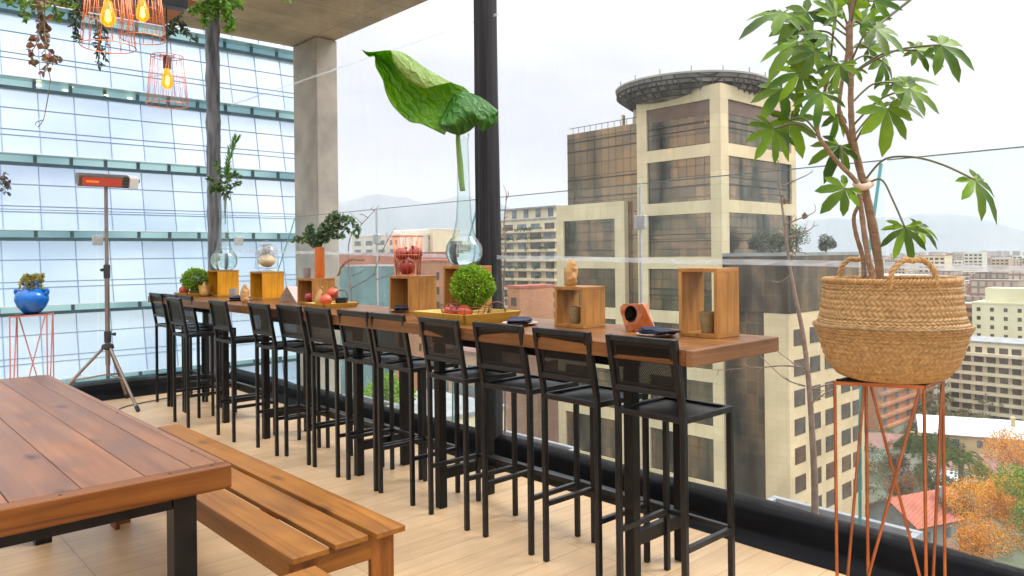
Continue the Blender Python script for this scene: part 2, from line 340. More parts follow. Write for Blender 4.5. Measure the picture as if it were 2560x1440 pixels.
def mk_vglass():
    m, nt = new_mat('vase_glass'); lw = nd(nt, 'ShaderNodeLayerWeight', Blend=.5); pw = nd(nt, 'ShaderNodeMath', _operation='POWER'); lk(nt, lw.outputs['Facing'], pw.inputs[0]); pw.inputs[1].default_value = 3.5
    col = ramp(nt, pw.outputs[0], [(.0, (.96, .985, .98)), (.5, (.7, .8, .79)), (.95, (.22, .3, .3))]); t = nd(nt, 'ShaderNodeBsdfTransparent'); lk(nt, col, t.inputs[0])
    g = nd(nt, 'ShaderNodeBsdfGlossy', Roughness=.01); mu = nd(nt, 'ShaderNodeMath', _operation='MULTIPLY_ADD'); lk(nt, pw.outputs[0], mu.inputs[0]); mu.inputs[1].default_value = .4; mu.inputs[2].default_value = .04
    mx = nd(nt, 'ShaderNodeMixShader'); lk(nt, mu.outputs[0], mx.inputs[0]); lk(nt, t.outputs[0], mx.inputs[1]); lk(nt, g.outputs[0], mx.inputs[2]); o = nd(nt, 'ShaderNodeOutputMaterial'); lk(nt, mx.outputs[0], o.inputs['Surface']); return m
VGLASS = mk_vglass()
WATER = glassy('water', (.93, .98, .985), ior=1.33)
CLOCHEG = clear('cloche_glass', (.95, .965, .965), gloss=.09, rough=.01)
ORANGEV = mat('orange_glaze', (.66, .15, .015), (.52, .1, .008), scale=7, rough=.28, stretch=(1, 1, .5), coat=.3)
BLUEV = mat('blue_glaze', (.001, .15, .56), (.001, .08, .36), scale=5, rough=.18, coat=.05, lo=.3, hi=.7)
CUPG = mat('cup_olive', (.2, .14, .06), (.27, .19, .085), scale=12, rough=.45, stretch=(1, 1, 2.5))
CUPP = mat('cup_grey', (.4, .37, .32), (.32, .3, .26), scale=12, rough=.5)
CUPY = mat('pot_mustard', (.62, .38, .06), (.5, .29, .04), scale=9, rough=.5)
POMR = mat('pomegranate_red', (.4, .035, .03), (.3, .018, .022), scale=9, rough=.32, coat=.2)
POMO = mat('pomegranate_orange', (.6, .1, .03), (.42, .045, .025), scale=12, rough=.36, coat=.15)
CROWN = mat('pomegranate_crown', (.3, .1, .05), rough=.7)
ROCK = mat('sandstone', (.52, .29, .11), (.36, .18, .06), scale=14, rough=.85, bump=.5)
PEARB = mat('dried_gourd', (.55, .31, .1), (.42, .22, .07), scale=14, rough=.7, bump=.2)
MARB = mat('rose_marble', (.66, .5, .45), (.5, .36, .32), scale=6, rough=.5, detail=8)
WALNUT = wood('walnut', (.26, .16, .11), (.2, .12, .08), (.11, .065, .042), 'X', rough=.5)
NAVY = mat('navy_linen', (.014, .018, .042), (.024, .028, .058), scale=90, rough=.85, bump=.35)
PLATE = mat('stone_plate', (.5, .42, .34), (.4, .33, .26), scale=18, rough=.45)
WIRE = mat('rusty_wire', (.2, .09, .055), (.13, .06, .04), scale=40, rough=.45, metal=.5)
BLKPOT = mat('black_pot', (.012, .012, .014), (.02, .02, .02), scale=20, rough=.22)
GOURD = mat('cream_gourd', (.76, .6, .36), (.66, .48, .27), scale=5, rough=.5)
DRYFL = mat('dry_sprigs', (.3, .23, .2), (.5, .42, .36), scale=12, rough=.9, island=.4)
MOSS = mat('moss_leaf', (.3, .46, .02), (.12, .27, .008), scale=9, rough=.6, island=.45, trans=.3)
MOSSD = mat('moss_stem', (.1, .1, .02), (.06, .055, .015), scale=12, rough=.9)
EUCA = mat('eucalyptus_leaf', (.17, .26, .13), (.085, .15, .08), scale=14, rough=.5, island=.4, trans=.25)
FERN = mat('fern_leaf', (.11, .22, .035), (.05, .12, .02), scale=8, rough=.5, island=.4, trans=.3)
SUCC = mat('succulent_leaf', (.36, .42, .08), (.26, .16, .07), scale=5, rough=.5, island=.4, trans=.2)
FATS = mat('fatsia_leaf', (.2, .33, .016), (.055, .13, .012), scale=3.5, rough=.42, spec=.3, island=.5, trans=.42)
FSTEM = mat('fatsia_stem', (.3, .185, .11), (.2, .12, .07), scale=18, rough=.65, bump=.4, stretch=(1, 1, 6))
FPET = mat('fatsia_petiole', (.14, .15, .05), (.1, .08, .04), scale=8, rough=.5)
ELEA = None
TWIG = mat('twig_bark', (.27, .19, .14), (.18, .12, .09), scale=20, rough=.85, bump=.3)
VINER = mat('vine_red', (.22, .07, .05), (.14, .12, .045), scale=14, rough=.45, island=.5, trans=.25)
VINEG = mat('vine_green', (.17, .34, .03), (.08, .2, .02), scale=9, rough=.5, island=.45, trans=.3)
VINED = mat('vine_dark', (.05, .085, .035), (.035, .055, .03), scale=9, rough=.5, island=.4, trans=.2)
AMBER = None
GREENSTEM = mat('leaf_stalk', (.24, .42, .02), (.16, .3, .015), scale=8, rough=.35, trans=.2, stretch=(1, 1, .2))
PLUME = mat('dry_plume', (.5, .33, .17), (.38, .22, .1), scale=12, rough=.9, island=.3)
GRAVEL = mat('gravel', (.3, .29, .28), (.14, .13, .13), scale=60, rough=.95, bump=.8)
LEDGE = mat('painted_ledge', (.36, .37, .38), (.28, .29, .3), scale=2.5, rough=.6)
WRAP = mat('post_wrap', (.05, .05, .055), (.26, .255, .27), scale=3, stretch=(7, 7, 1.1), rough=.3, bump=.6, lo=.38, hi=.8, bdist=.02)
def mk_elea(name, ca, cb, cvein):
    m, nt = new_mat(name)
    vec = coords(nt, (1, 1, 1)); n = nd(nt, 'ShaderNodeTexNoise', Scale=5., Detail=5., Distortion=.6); lk(nt, vec, n.inputs['Vector'])
    col = ramp(nt, n.outputs['Fac'], [(.3, ca), (.7, cb)])
    v2 = coords(nt, (1, 1, 1), rot=(0, .6, .4)); w = nd(nt, 'ShaderNodeTexWave', Scale=6.5, Distortion=7., Detail=3.); w.inputs['Detail Scale'].default_value = 2.2; lk(nt, v2, w.inputs['Vector'])
    vf = ramp(nt, w.outputs['Fac'], [(.9, (0, 0, 0)), (1., (1, 1, 1))])
    mx = nd(nt, 'ShaderNodeMixRGB', Color2=c4(cvein)); lk(nt, vf, mx.inputs[0]); lk(nt, col, mx.inputs[1])
    p = nd(nt, 'ShaderNodeBsdfPrincipled', Roughness=.3); lk(nt, mx.outputs[0], p.inputs['Base Color'])
    b = nd(nt, 'ShaderNodeBump', Strength=.5, Distance=.02); lk(nt, w.outputs['Fac'], b.inputs['Height']); lk(nt, b.outputs[0], p.inputs['Normal'])
    t = nd(nt, 'ShaderNodeBsdfTranslucent'); lk(nt, mx.outputs[0], t.inputs['Color']); ms = nd(nt, 'ShaderNodeMixShader', Fac=.5); lk(nt, p.outputs[0], ms.inputs[1]); lk(nt, t.outputs[0], ms.inputs[2])
    o = nd(nt, 'ShaderNodeOutputMaterial'); lk(nt, ms.outputs[0], o.inputs['Surface']); return m
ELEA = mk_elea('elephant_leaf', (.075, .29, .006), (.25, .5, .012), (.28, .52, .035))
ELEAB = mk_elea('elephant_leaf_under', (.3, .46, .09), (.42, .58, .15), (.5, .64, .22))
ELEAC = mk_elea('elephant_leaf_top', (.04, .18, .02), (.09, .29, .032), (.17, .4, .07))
def mk_amber():
    m, nt = new_mat('amber_bulb')
    t = nd(nt, 'ShaderNodeBsdfTransparent', Color=(1, .55, .1, 1)); e = nd(nt, 'ShaderNodeEmission', Color=(1, .42, .02, 1), Strength=1.5)
    g = nd(nt, 'ShaderNodeBsdfGlossy', Roughness=.03)
    lw = nd(nt, 'ShaderNodeLayerWeight', Blend=.35); mr = nd(nt, 'ShaderNodeMapRange'); lk(nt, lw.outputs['Facing'], mr.inputs[0]); mr.inputs[3].default_value = .35; mr.inputs[4].default_value = .95
    a = nd(nt, 'ShaderNodeMixShader'); lk(nt, mr.outputs[0], a.inputs[0]); lk(nt, t.outputs[0], a.inputs[1]); lk(nt, e.outputs[0], a.inputs[2])
    b = nd(nt, 'ShaderNodeMixShader', Fac=.05); lk(nt, a.outputs[0], b.inputs[1]); lk(nt, g.outputs[0], b.inputs[2])
    o = nd(nt, 'ShaderNodeOutputMaterial'); lk(nt, b.outputs[0], o.inputs['Surface']); return m
AMBER = mk_amber(); FILAMENT = emit('filament', (1, .62, .2), 30.)
HEATRED = emit('heater_glow', (.8, .1, .06), .45); HEATHOT = emit('heater_hot_tube', (1, .2, .02), 1.1)
SOFF = tiles('board_marked_soffit', (.64, .46, .335), (.52, .375, .27), (.28, .2, .15), 4.2, .62, .006, rough=.85, vec='xy', var=(1.3, .38), bump=.4, grain=.14)
WEAVE = mat('seagrass', (.46, .275, .11), (.27, .15, .048), scale=46, stretch=(1, 1, 2.2), rough=.6, detail=3, lo=.3, hi=.7)
ROPE = mat('seagrass_rope', (.5, .3, .12), (.34, .18, .065), scale=60, rough=.75)
SOIL = mat('soil', (.06, .045, .035), (.03, .022, .018), scale=40, rough=.95, bump=.6)

# ------------------------------------------------------------------ terrace: floor, ledge
FX = 3.62
mb = MB(); mb.add([(-3, -3, 0), (FX, -3, 0), (FX, 8.7, 0), (-3, 8.7, 0), (-3, -3, -.5), (FX, -3, -.5), (FX, 8.7, -.5), (-3, 8.7, -.5)],
                  [(0, 1, 2, 3), (7, 6, 5, 4), (0, 4, 5, 1), (1, 5, 6, 2), (2, 6, 7, 3), (3, 7, 4, 0)])
struct(mb.build('floor', FLOORM, world=False))
mb = MB().box(FX + .004, -3, -.62, 4.62, 9.05, -.4); mb.box(-3, 8.704, -.62, FX, 9.05, -.4)
struct(mb.build('roof_edge', CONC))

# black vinyl roll along the two windows
def vinyl(name, label, p0, p1, side, seed, r=.1):
    p0, p1 = V(p0), V(p1); d = p1 - p0; L = d.length; d.normalize(); nrm = V(side); n = int(L / .08); mb = MB()
    prof = [(-.2, .001), (-.16, .02), (-.115, .05), (-.1, .095), (-.07, .14), (-.01, .165), (.05, .15), (.085, .1), (.08, .03), (.07, .001)]
    def fn(u, v):
        k = v * (len(prof) - 1); i = min(int(k), len(prof) - 2); t = k - i
        a = prof[i][0] * (1 - t) + prof[i + 1][0] * t; h = prof[i][1] * (1 - t) + prof[i + 1][1] * t
        s = u * L; w = mnoise.noise(V((s * 1.6, v * 3, seed))) * .016 + mnoise.noise(V((s * .5, v, seed + 7))) * .012
        return p0 + d * s + nrm * (a + w) + UP * (max(0.001, h + (w if h > .01 else 0)) )
    mb.grid(fn, n, 36)
    o = mb.build(name, VINYL, smooth=180); tag(o, label, 'vinyl roll'); return o
vinyl('vinyl_roll', 'long black vinyl roll lying on the floor along the window wall behind the bar table', (3.5, -2, 0), (3.5, 8.5, 0), (1, 0, 0), 3)
vinyl('vinyl_roll', 'short black vinyl roll on the floor at the far end, behind the heater', (-2.6, 8.58, 0), (3.38, 8.58, 0), (0, 1, 0), 9)

# posts and upper rail (one steel frame each)
def post(name, label, x, y, w, z1, mt, seed, folds):
    t = thing(name, label, 'post', (x, y, 0))
    mb = MB(); nz = 60
    def fn(u, v):
        a = 2 * pi * u; q = V((cos(a), sin(a), 0)); k = max(abs(q.x), abs(q.y)); q = q * (1 / (k ** .75))
        z = v * z1; off = mnoise.noise(V((a * 1.3 if a < pi else (2 * pi - a) * 1.3, z * folds, seed))) * .012
        return V((x, y, z)) + q * (w / 2 + off)
    mb.grid(fn, 40, nz); mb.build('sleeve', mt, t, smooth=180); return t
tr = post('post', 'black sleeved steel post rising from the bar table beside the big leaf', 3.45, 4.02, .135, 4.3, mat('sleeve_black', (.014, .013, .014), (.04, .037, .04), spec=.2, scale=3, stretch=(16, 16, .3), rough=.5, bump=.4, lo=.4, hi=.75), 2, .5)
PR = atY(537, 640, 8.42)
tl = post('post', 'grey post wrapped in wrinkled plastic at the far window corner', PR.x, 8.42, .125, 4.2, WRAP, 5, 6)
mb = MB().bar((PR.x, 8.42, 4.28), (3.45, 4.3, 4.28), .09, .13); mb.bar((PR.x, 8.42, 4.1), (PR.x, 8.42, 4.34), .12)
mb.build('top_rail', BLACK, tl)
# clear plastic curtain in two runs, each with welded seams
def film(label, p0, p1, z1, seams, seed):
    p0, p1 = V(p0), V(p1); d = p1 - p0; t = thing('plastic_curtain', label, 'plastic curtain', p0)
    MB().add([p0 + UP * .05, p1 + UP * .05, p1 + UP * z1, p0 + UP * z1], [(0, 1, 2, 3)]).build('clear_sheet', FILM, t)
    nrm = d.cross(UP).normalized()
    for (za, zb, w) in seams:
        mb = MB(); n = 24
        pts = [p0 + d * (i / n) + UP * (za + (zb - za) * i / n + mnoise.noise(V((i * .35, seed, 0))) * .012) + nrm * .006 for i in range(n + 1)]
        mb.grid(lambda u, v: pts[min(n, int(u * n + .5))] + UP * (v - .5) * w, n, 1); mb.build('welded_seam', SEAM, t)
film('clear plastic curtain hanging along the whole window wall behind the bar table', (3.46, -1.2, 0), (3.46, 8.5, 0), 4.2, [(1.30, 1.5, .028), (3.0, 3.16, .02)], 1)
film('clear plastic curtain hanging across the far end behind the heater', (-2.6, 8.52, 0), (3.40, 8.52, 0), 4.2, [], 4)

# frameless glass balustrade outside the curtain
def pane(label, a, b, group='glass balustrade panes'):
    a, b = V(a), V(b); d = (b - a).normalized(); n = d.cross(UP) * .006
    t = thing('glass_balustrade', label, 'balustrade', a, 0, group); g = d * .008
    mb = MB(); mb.add([a + g + UP * -.4, b - g + UP * -.4, b - g + UP * 1.925, a + g + UP * 1.925], [(0, 1, 2, 3)]); mb.build('pane', PANE, t)
    mb = MB(); mb.bar(a + g + UP * 1.925, b - g + UP * 1.925, .011, .006); mb.build('top_edge', mat('pane_edge', (.1, .16, .16), rough=.3), t); return t
ys = [8.81, 6.92, 5.165, 3.41, 1.706, -.04]
wh = ['beside the concrete column', 'behind the copper basket of fruit', 'behind the black sleeved post', 'in front of the helipad tower', 'behind the tall potted plant']
for i in range(5):
    pane('tall clear glass balustrade pane ' + wh[i], (4.4, ys[i + 1], 0), (4.4, ys[i], 0))
xs = [4.39, 3.654, 2.149, .6, -1.]
wh2 = ['at the far corner beside the column', 'behind the vase of fern at the far end', 'behind the heater pole', 'behind the blue vase on the left']
for i in range(4):
    pane('tall clear glass balustrade pane ' + wh2[i], (xs[i + 1], 8.8, 0), (xs[i], 8.8, 0))
def clampt(label, p, d, nrm, ht=.1, chan=True):
    p, d, nrm = V(p), V(d), V(nrm); t = thing('glass_clamp', label, 'glass clamp', p, 0, 'balustrade clamps')
    MB().bar(p - d * .05, p + d * .05, .034, ht, up=(0, 0, 1)).build('plate', STEEL, t, bevel=.004)
    if chan:
        q = V((p.x, p.y, 0)); MB().bar(q + UP * -.38, q + UP * 1.91, .016, .016).build('joint_strip', mat('joint_strip', (.55, .57, .58), rough=.3, metal=.5), t)
for y, px, lab in ((6.92, 598, 'steel clamp and strip joining panes left of the copper fruit basket'), (3.41, 556, 'steel clamp and strip joining panes in front of the helipad tower')):
    q = atX(945 if y > 5 else 1607, px, 4.4); clampt(lab, (4.38, y, q.z), (0, 1, 0), (1, 0, 0))
for x, px, lab in ((2.149, 601, 'steel clamp joining panes beside the heater pole'), (3.654, 602, 'steel clamp joining panes between the tall fern vase and the cloche')):
    clampt(lab, (x, 8.78, 1.62), (1, 0, 0), (0, 1, 0), chan=False)
for y, lab in ((1.706, 'tapered glass fin with teal edge behind the potted plant'), (5.165, 'tapered glass fin with teal edge left of the black sleeved post'), (8.7, 'tapered glass fin with teal edge at the far balustrade corner')):
    t = thing('glass_fin', lab, 'glass fin', (4.0, y, -.4), 0, 'glass fins')
    poly = [(4.38, y, -.4), (4.38, y, 1.9), (4.33, y, 1.9), (4.1, y, 1.25), (4.02, y, .5), (4.0, y, -.4)]
    MB().add(poly, [(0, 1, 2, 3, 4, 5)]).build('pane', PANE, t)
    mb = MB(); [mb.bar(poly[i], poly[i + 1], .016, .007, up=(1, 0, 0)) for i in (2, 3, 4)]; mb.build('edge', TEALEDGE, t)

# planter troughs on the ledge with bare saplings
def trough(label, y0, y1):
    t = thing('planter_trough', label, 'planter', (4.1, y0, -.4)); x0, x1 = 3.9, 4.3; w = .04
    mb = MB().box(x0, y0, -.4, x0 + w, y1, -.07); mb.box(x1 - w, y0, -.4, x1, y1, -.07); mb.box(x0 + w, y0, -.4, x1 - w, y0 + w, -.072); mb.box(x0 + w, y1 - w, -.4, x1 - w, y1, -.072)
    mb.build('rim', LEDGE, t, bevel=.004); MB().box(x0 + w, y0 + w, -.398, x1 - w, y1 - w, -.11).build('gravel_bed', GRAVEL, t)
trough('pale grey planter trough with gravel below the potted plant and its basket', 1.5, 2.35)
trough('pale grey planter trough with gravel outside the middle of the bar table', 3.95, 4.9)
trough('pale grey planter trough with gravel outside, near the concrete column', 6.4, 7.3)
def sapling(label, path, side, r0, X=4.1):
    pts = [atX(x, y, X) for x, y in path]; base = V((X, pts[0].y, -.12)); pts[0] = base
    t = thing('bare_sapling', label, 'sapling', base); n = len(pts)
    P = smooth_path(pts, 5); mb = MB().tube(P, [r0 * (1 - .85 * i / (len(P) - 1)) for i in range(len(P))], 7); mb.build('trunk', TWIG, t, smooth=180)
    for sp in side:
        q = smooth_path([atX(x, y, X + .05 * k) for k, (x, y) in enumerate(sp)], 4); mb = MB().tube(q, [.0055 * (1 - .7 * i / (len(q) - 1)) for i in range(len(q))], 5)
        for k in range(1, len(q) - 1, 2):
            if RND(0, 1) < .6: d = (q[k + 1] - q[k]).normalized() + rdir() * .8; mb.tube([q[k], q[k] + d * RND(.02, .07)], [.003, .0012], 4)
        mb.build('twig', TWIG, t, smooth=180)
    return t
sp = sapling('bare sapling with two dry brown leaves behind the end of the bar table', [(2037, 1290), (2036, 1200), (2030, 1080), (2022, 960), (2008, 840), (1988, 740), (1972, 650), (1962, 560), (1950, 480), (1945, 400)],
    [[(1956, 465), (1985, 452), (2020, 436), (2032, 424)], [(1960, 490), (1930, 485), (1898, 486)], [(1966, 560), (1995, 548), (2036, 530), (2036, 510)], [(1970, 595), (2000, 585), (2030, 570), (2036, 552)],
     [(1974, 640), (1990, 630), (2015, 632)], [(2014, 930), (1980, 905), (1945, 880)], [(2012, 965), (1960, 945), (1900, 888)], [(2016, 920), (1960, 914), (1890, 920), (1845, 922), (1786, 925)], [(2028, 1010), (2060, 985), (2090, 970)], [(2024, 975), (2080, 960), (2130, 965), (2180, 985)], [(1978, 690), (1950, 705), (1930, 702)]], .021)
mb = MB(); p = atX(1960, 495, 4.1); mb.leaf(p, (0, 0, -1), -F, .04, .03, .3); p = atX(2012, 530, 4.25); mb.leaf(p, (0, .2, -1), -F, .045, .04, .3); mb.build('dry_leaf', VINER, sp)
sapling('thin bare sapling outside the window just right of the black sleeved post', [(1262, 1090), (1264, 900), (1258, 740), (1264, 620), (1260, 560), (1266, 490), (1258, 462)], [[(1264, 600), (1252, 560), (1250, 520)], [(1264, 500), (1272, 488), (1268, 478)], [(1262, 545), (1272, 540)]], .011)
sapling('forked bare sapling outside the window between the eucalyptus and the fruit basket', [(878, 900), (880, 760), (872, 680), (874, 600), (905, 560), (935, 528), (948, 512)], [[(935, 528), (925, 520)], [(905, 560), (890, 545), (872, 530)], [(920, 545), (905, 535), (902, 538)], [(935, 690), (950, 640), (975, 590), (988, 568)], [(940, 700), (1010, 672)], [(880, 690), (920, 672)], [(955, 630), (968, 600), (965, 580)], [(878, 720), (930, 690), (940, 660)]], .009)

# concrete column and slab, cut short out of view so open sky lights the terrace
t = thing('concrete_column', 'board marked concrete column outside the corner, lit on one side and stained', 'column', (5.336, 10, -44))
MB().box(5.336, 10, -44, 5.681, 10.726, 4.62).build('shaft', CONC, t, bevel=.015)
MB().box(1.2, 6.6, 4.633, 5.684, 10.785, 5.0).build('slab', SOFF, t, bevel=.012)

# ------------------------------------------------------------------ bar table
TX0, TX1, TY0, TY1, TZ = 2.42, 3.08, 1.65, 8.06, 1.05
bt = thing('bar_table', 'long high bar table with thick oiled plank top on black steel legs', 'bar table', (2.75, 4.85, 0))
mb = MB(); cuts = [TX0, 2.54, 2.7, 2.86, 2.97, TX1]
for a, b in zip(cuts, cuts[1:]): mb.box(a + .0008, TY0 + .03, .988, b - .0008, TY1, TZ)
mb.build('tabletop', W_BAR_Y, bt, bevel=.004)
MB().box(TX0, TY0, .986, TX1, TY0 + .0292, TZ - .0005).build('end_board', W_BAR_X, bt, bevel=.005)
for y in (7.9, 6.5, 5.7, 4.31, 3.43, 2.065):
    for x in (2.575, 2.93): MB().box(x - .025, y - .025, 0, x + .025, y + .025, .93).build('leg', STEELBLK, bt, bevel=.004)
    MB().box(2.601, y - .02, .16, 2.904, y + .02, .22).build('cross_rail', STEELBLK, bt, bevel=.003)
for a, b in ((7.9, 6.5), (5.7, 4.31), (3.43, 2.065)):
    MB().box(2.91, b + .027, .175, 2.95, a - .027, .235).build('long_rail', STEELBLK, bt, bevel=.003)
    mb = MB(); [mb.box(x - .03, b - .03, .931, x + .03, a + .03, .985) for x in (2.575, 2.93)]
    mb.build('top_rail', STEELBLK, bt, bevel=.003)

# ------------------------------------------------------------------ stools
def make_stool():
    t = thing('bar_stool', 'x', 'bar stool', (0, 0, 0), 0, 'black metal bar stools along the table')
    w = .0235; hx, hy = .165, .1625
    def B(name, bars, mt=BLACK):
        mb = MB(); [mb.bar(*q) for q in bars]; return mb.build(name, mt, t, bevel=.003, world=False)
    B('seat_frame', [((hx, -hy - w / 2, .768), (hx, hy + w / 2, .768), w), ((-hx, -hy + w / 2, .768), (-hx, hy - w / 2, .768), w), ((-hx + w / 2, -hy, .768), (hx - w / 2, -hy, .768), w), ((-hx + w / 2, hy, .768), (hx - w / 2, hy, .768), w)])
    a, b = hx - w / 2, hy - w / 2
    MB().grid(lambda u, v: V((-a + 2 * a * u, -b + 2 * b * v, .769 + .012 * sin(pi * u) * sin(pi * v))), 10, 10).build('seat_panel', SEATP, t, smooth=180, world=False)
    for sy in (-hy, hy):
        B('leg', [((hx, sy, 0), (hx, sy, .7555), w)]); B('leg', [((-hx, sy, 0), (-hx, sy, .7805), w)])
    for k, bars in (('footrest', [((hx, -hy + w / 2, .268), (hx, hy - w / 2, .268), w)]), ('side_rail', [((-hx + w / 2, -hy, .265), (hx - w / 2, -hy, .265), w)]), ('side_rail', [((-hx + w / 2, hy, .265), (hx - w / 2, hy, .265), w)])): B(k, bars)
    L = .056; zt = 1.088
    def bk(y, z): return V((-hx - L * (z - .781) / (zt - .781), y, z))
    B('back_frame', [(bk(-hy, .781), bk(-hy, zt), w, w, (0, 1, 0)), (bk(hy, .781), bk(hy, zt), w, w, (0, 1, 0)), (bk(-hy + w / 2, zt - .0125), bk(hy - w / 2, zt - .0125), w), (bk(-hy + w / 2, .868), bk(hy - w / 2, .868), w)])
    # perforated back panel with a plain flat border
    y0 = hy - w / 2; za, zb = .88, zt - .026
    MB().grid(lambda u, v: bk(-y0 + .02 + (2 * y0 - .04) * u, za + .016 + (zb - za - .03) * v), 4, 4).build('back_panel', PERF, t, world=False)
    mb = MB()
    for (ya, yb, a_, b_) in ((-y0, y0, za, za + .0158), (-y0, y0, zb - .0138, zb), (-y0, -y0 + .0198, za + .016, zb - .014), (y0 - .0198, y0, za + .016, zb - .014)):
        mb.add([bk(ya, a_), bk(yb, a_), bk(yb, b_), bk(ya, b_)], [(0, 1, 2, 3)])
    mb.build('panel_border', BLACK, t, world=False, solid=.002); return t
proto = make_stool()
# (back-leg X, mid Y, turn, label)
ST = [(2.462, 1.882, .0, 'nearest black metal bar stool, at the table end below the tall open crate'),
      (2.468, 2.325, .0, 'black metal bar stool before the copper faceted pot, second from the near end'),
      (2.468, 2.757, .01, 'black metal bar stool before the navy napkin plate right of the big tray'),
      (2.46, 3.21, -.01, 'black metal bar stool below the corner of the big yellow tray'),
      (2.475, 3.735, .03, 'black metal bar stool below the left end of the big yellow tray'),
      (2.472, 4.108, .0, 'black metal bar stool in front of the crate with the copper wire basket'),
      (2.455, 4.525, .0, 'black metal bar stool between the copper basket crate and the small yellow tray'),
      (2.452, 4.93, .0, 'black metal bar stool in front of the small yellow tray with fruit'),
      (2.404, 5.306, .0, 'black metal bar stool in front of the orange cylinder vase'),
      (2.347, 5.926, .0, 'black metal bar stool pulled slightly back before the golden crate with the cloche'),
      (2.268, 6.69, .02, 'black metal bar stool pulled out from the row, nearest of the far-end cluster'),
      (2.475, 7.02, .0, 'black metal bar stool behind the pulled-out one, right in the far-end cluster'),
      (2.48, 7.41, .0, 'mostly hidden black metal bar stool in the middle of the far-end cluster'),
      (2.462, 7.775, .0, 'farthest black metal bar stool at the far end of the bar table')]
for i, (x, y, a, lab) in enumerate(ST):
    o = proto if i == 0 else copy_tree(proto)
    o.location = (x + .165, y, 0); o.rotation_euler.z = a + RND(-.022, .022); o['label'] = lab

# ------------------------------------------------------------------ near table and benches
nt_ = thing('dining_table', 'low wooden dining table with worn plank top, nearest on the left', 'dining table', (.5, 3.8, 0))
X0, X1, Y0, Y1 = -.22, .985, 2.44, 5.12
mb = MB(); cs = [X0, .02, .2, .38, .56, .735, .875, X1 - .03]
for a, b in zip(cs, cs[1:]): mb.box(a + .001, Y0 + .055, .715, b - .001, Y1, .75)
mb.build('tabletop', W_TAB_Y, nt_, bevel=.003)
MB().box(X1 - .0295, Y0 + .0555, .672, X1, Y1, .7495).build('side_board', W_TAB_Y, nt_, bevel=.006)
MB().box(X0, Y0, .672, X1, Y0 + .054, .7503).build('end_board', W_TAB_X, nt_, bevel=.007, bseg=3)
for x, y in ((.855, 2.53), (.815, 4.42), (-.12, 2.53), (-.12, 4.42)): MB().box(x - .036, y - .036, 0, x + .036, y + .036, .67).build('leg', STEELBLK, nt_, bevel=.003)
MB().box(-.083, 2.5, .625, .818, 2.545, .67).build('apron', STEELBLK, nt_, bevel=.003)
MB().box(-.083, 4.4, .625, .778, 4.445, .67).build('apron', STEELBLK, nt_, bevel=.003)
mb = MB(); mb.box(.83, 2.567, .625, .875, 4.383, .67); mb.build('apron', STEELBLK, nt_, bevel=.003)

for x, y in ((.93, 2.468), (.8, 2.468), (.5, 2.468), (.2, 2.468), (.95, 2.7), (.95, 3.6)):
    MB().lathe([(0, .7497), (.0055, .7497), (.005, .7511), (0, .7509)], (x, y, 0), 10).build('screw_head', STEELBLK, nt_)
def bench(label, xs_, y0, y1, loc, name='bench'):
    t = thing(name, label, 'bench', loc); zt = .45; xa, xb = xs_[0][0], xs_[-1][1]
    for k, (a, b) in enumerate(xs_):
        MB().box(a, y0 + (.012 * (k % 2)), zt - .022, b, y1 - .01 * k, zt).build('slat', W_BEN_Y, t, bevel=.004)
    MB().box(xa + .02, y0 + .06, zt - .105, xa + .042, y1 - .06, zt - .0225).build('side_rail', W_BEN_Y, t, bevel=.002)
    MB().box(xb - .05, y0 + .06, zt - .105, xb - .028, y1 - .06, zt - .0225).build('side_rail', W_BEN_Y, t, bevel=.002)
    for ya, yb in ((y0 + .036, y0 + .058), (y1 - .216, y1 - .192)):
        MB().box(xa + .1, ya, zt - .1, xb - .12, yb, zt - .0225).build('end_rail', W_BEN_X, t, bevel=.002)
    for yc in ((y0 + y1) / 2 - .6, (y0 + y1) / 2, (y0 + y1) / 2 + .6): MB().box(xa + .043, yc - .03, zt - .06, xb - .051, yc + .03, zt - .0225).build('cross_slat', W_BEN_X, t)
    for sx in (0, 1):
        for sy in (0, 1):
            x = xa + .02 if sx == 0 else xb - .028; y = y0 + .035 if sy == 0 else y1 - .19; dx = 1 if sx == 0 else -1; dy = 1 if sy == 0 else -1
            mb = MB(); q = sorted((x, x + dx * .095)); r_ = sorted((y, y + dy * .022)); mb.box(q[0], r_[0], 0, q[1], r_[1], zt - .0225)
            q = sorted((x, x + dx * .021)); r_ = sorted((y + dy * .0225, y + dy * .1)); mb.box(q[0], r_[0], 0, q[1], r_[1], zt - .106)
            mb.build('leg', W_BEN_Z, t, bevel=.002)
    return t
bench('slatted honey coloured wooden bench beside the dining table', [(1.112, 1.245), (1.272, 1.402), (1.428, 1.55)], 2.28, 4.63, (1.33, 3.4, 0))
bench('second slatted wooden bench, only its corner showing at the bottom edge', [(.72, .845), (.868, .99), (1.013, 1.143)], .3, 2.205, (.93, 1.2, 0))

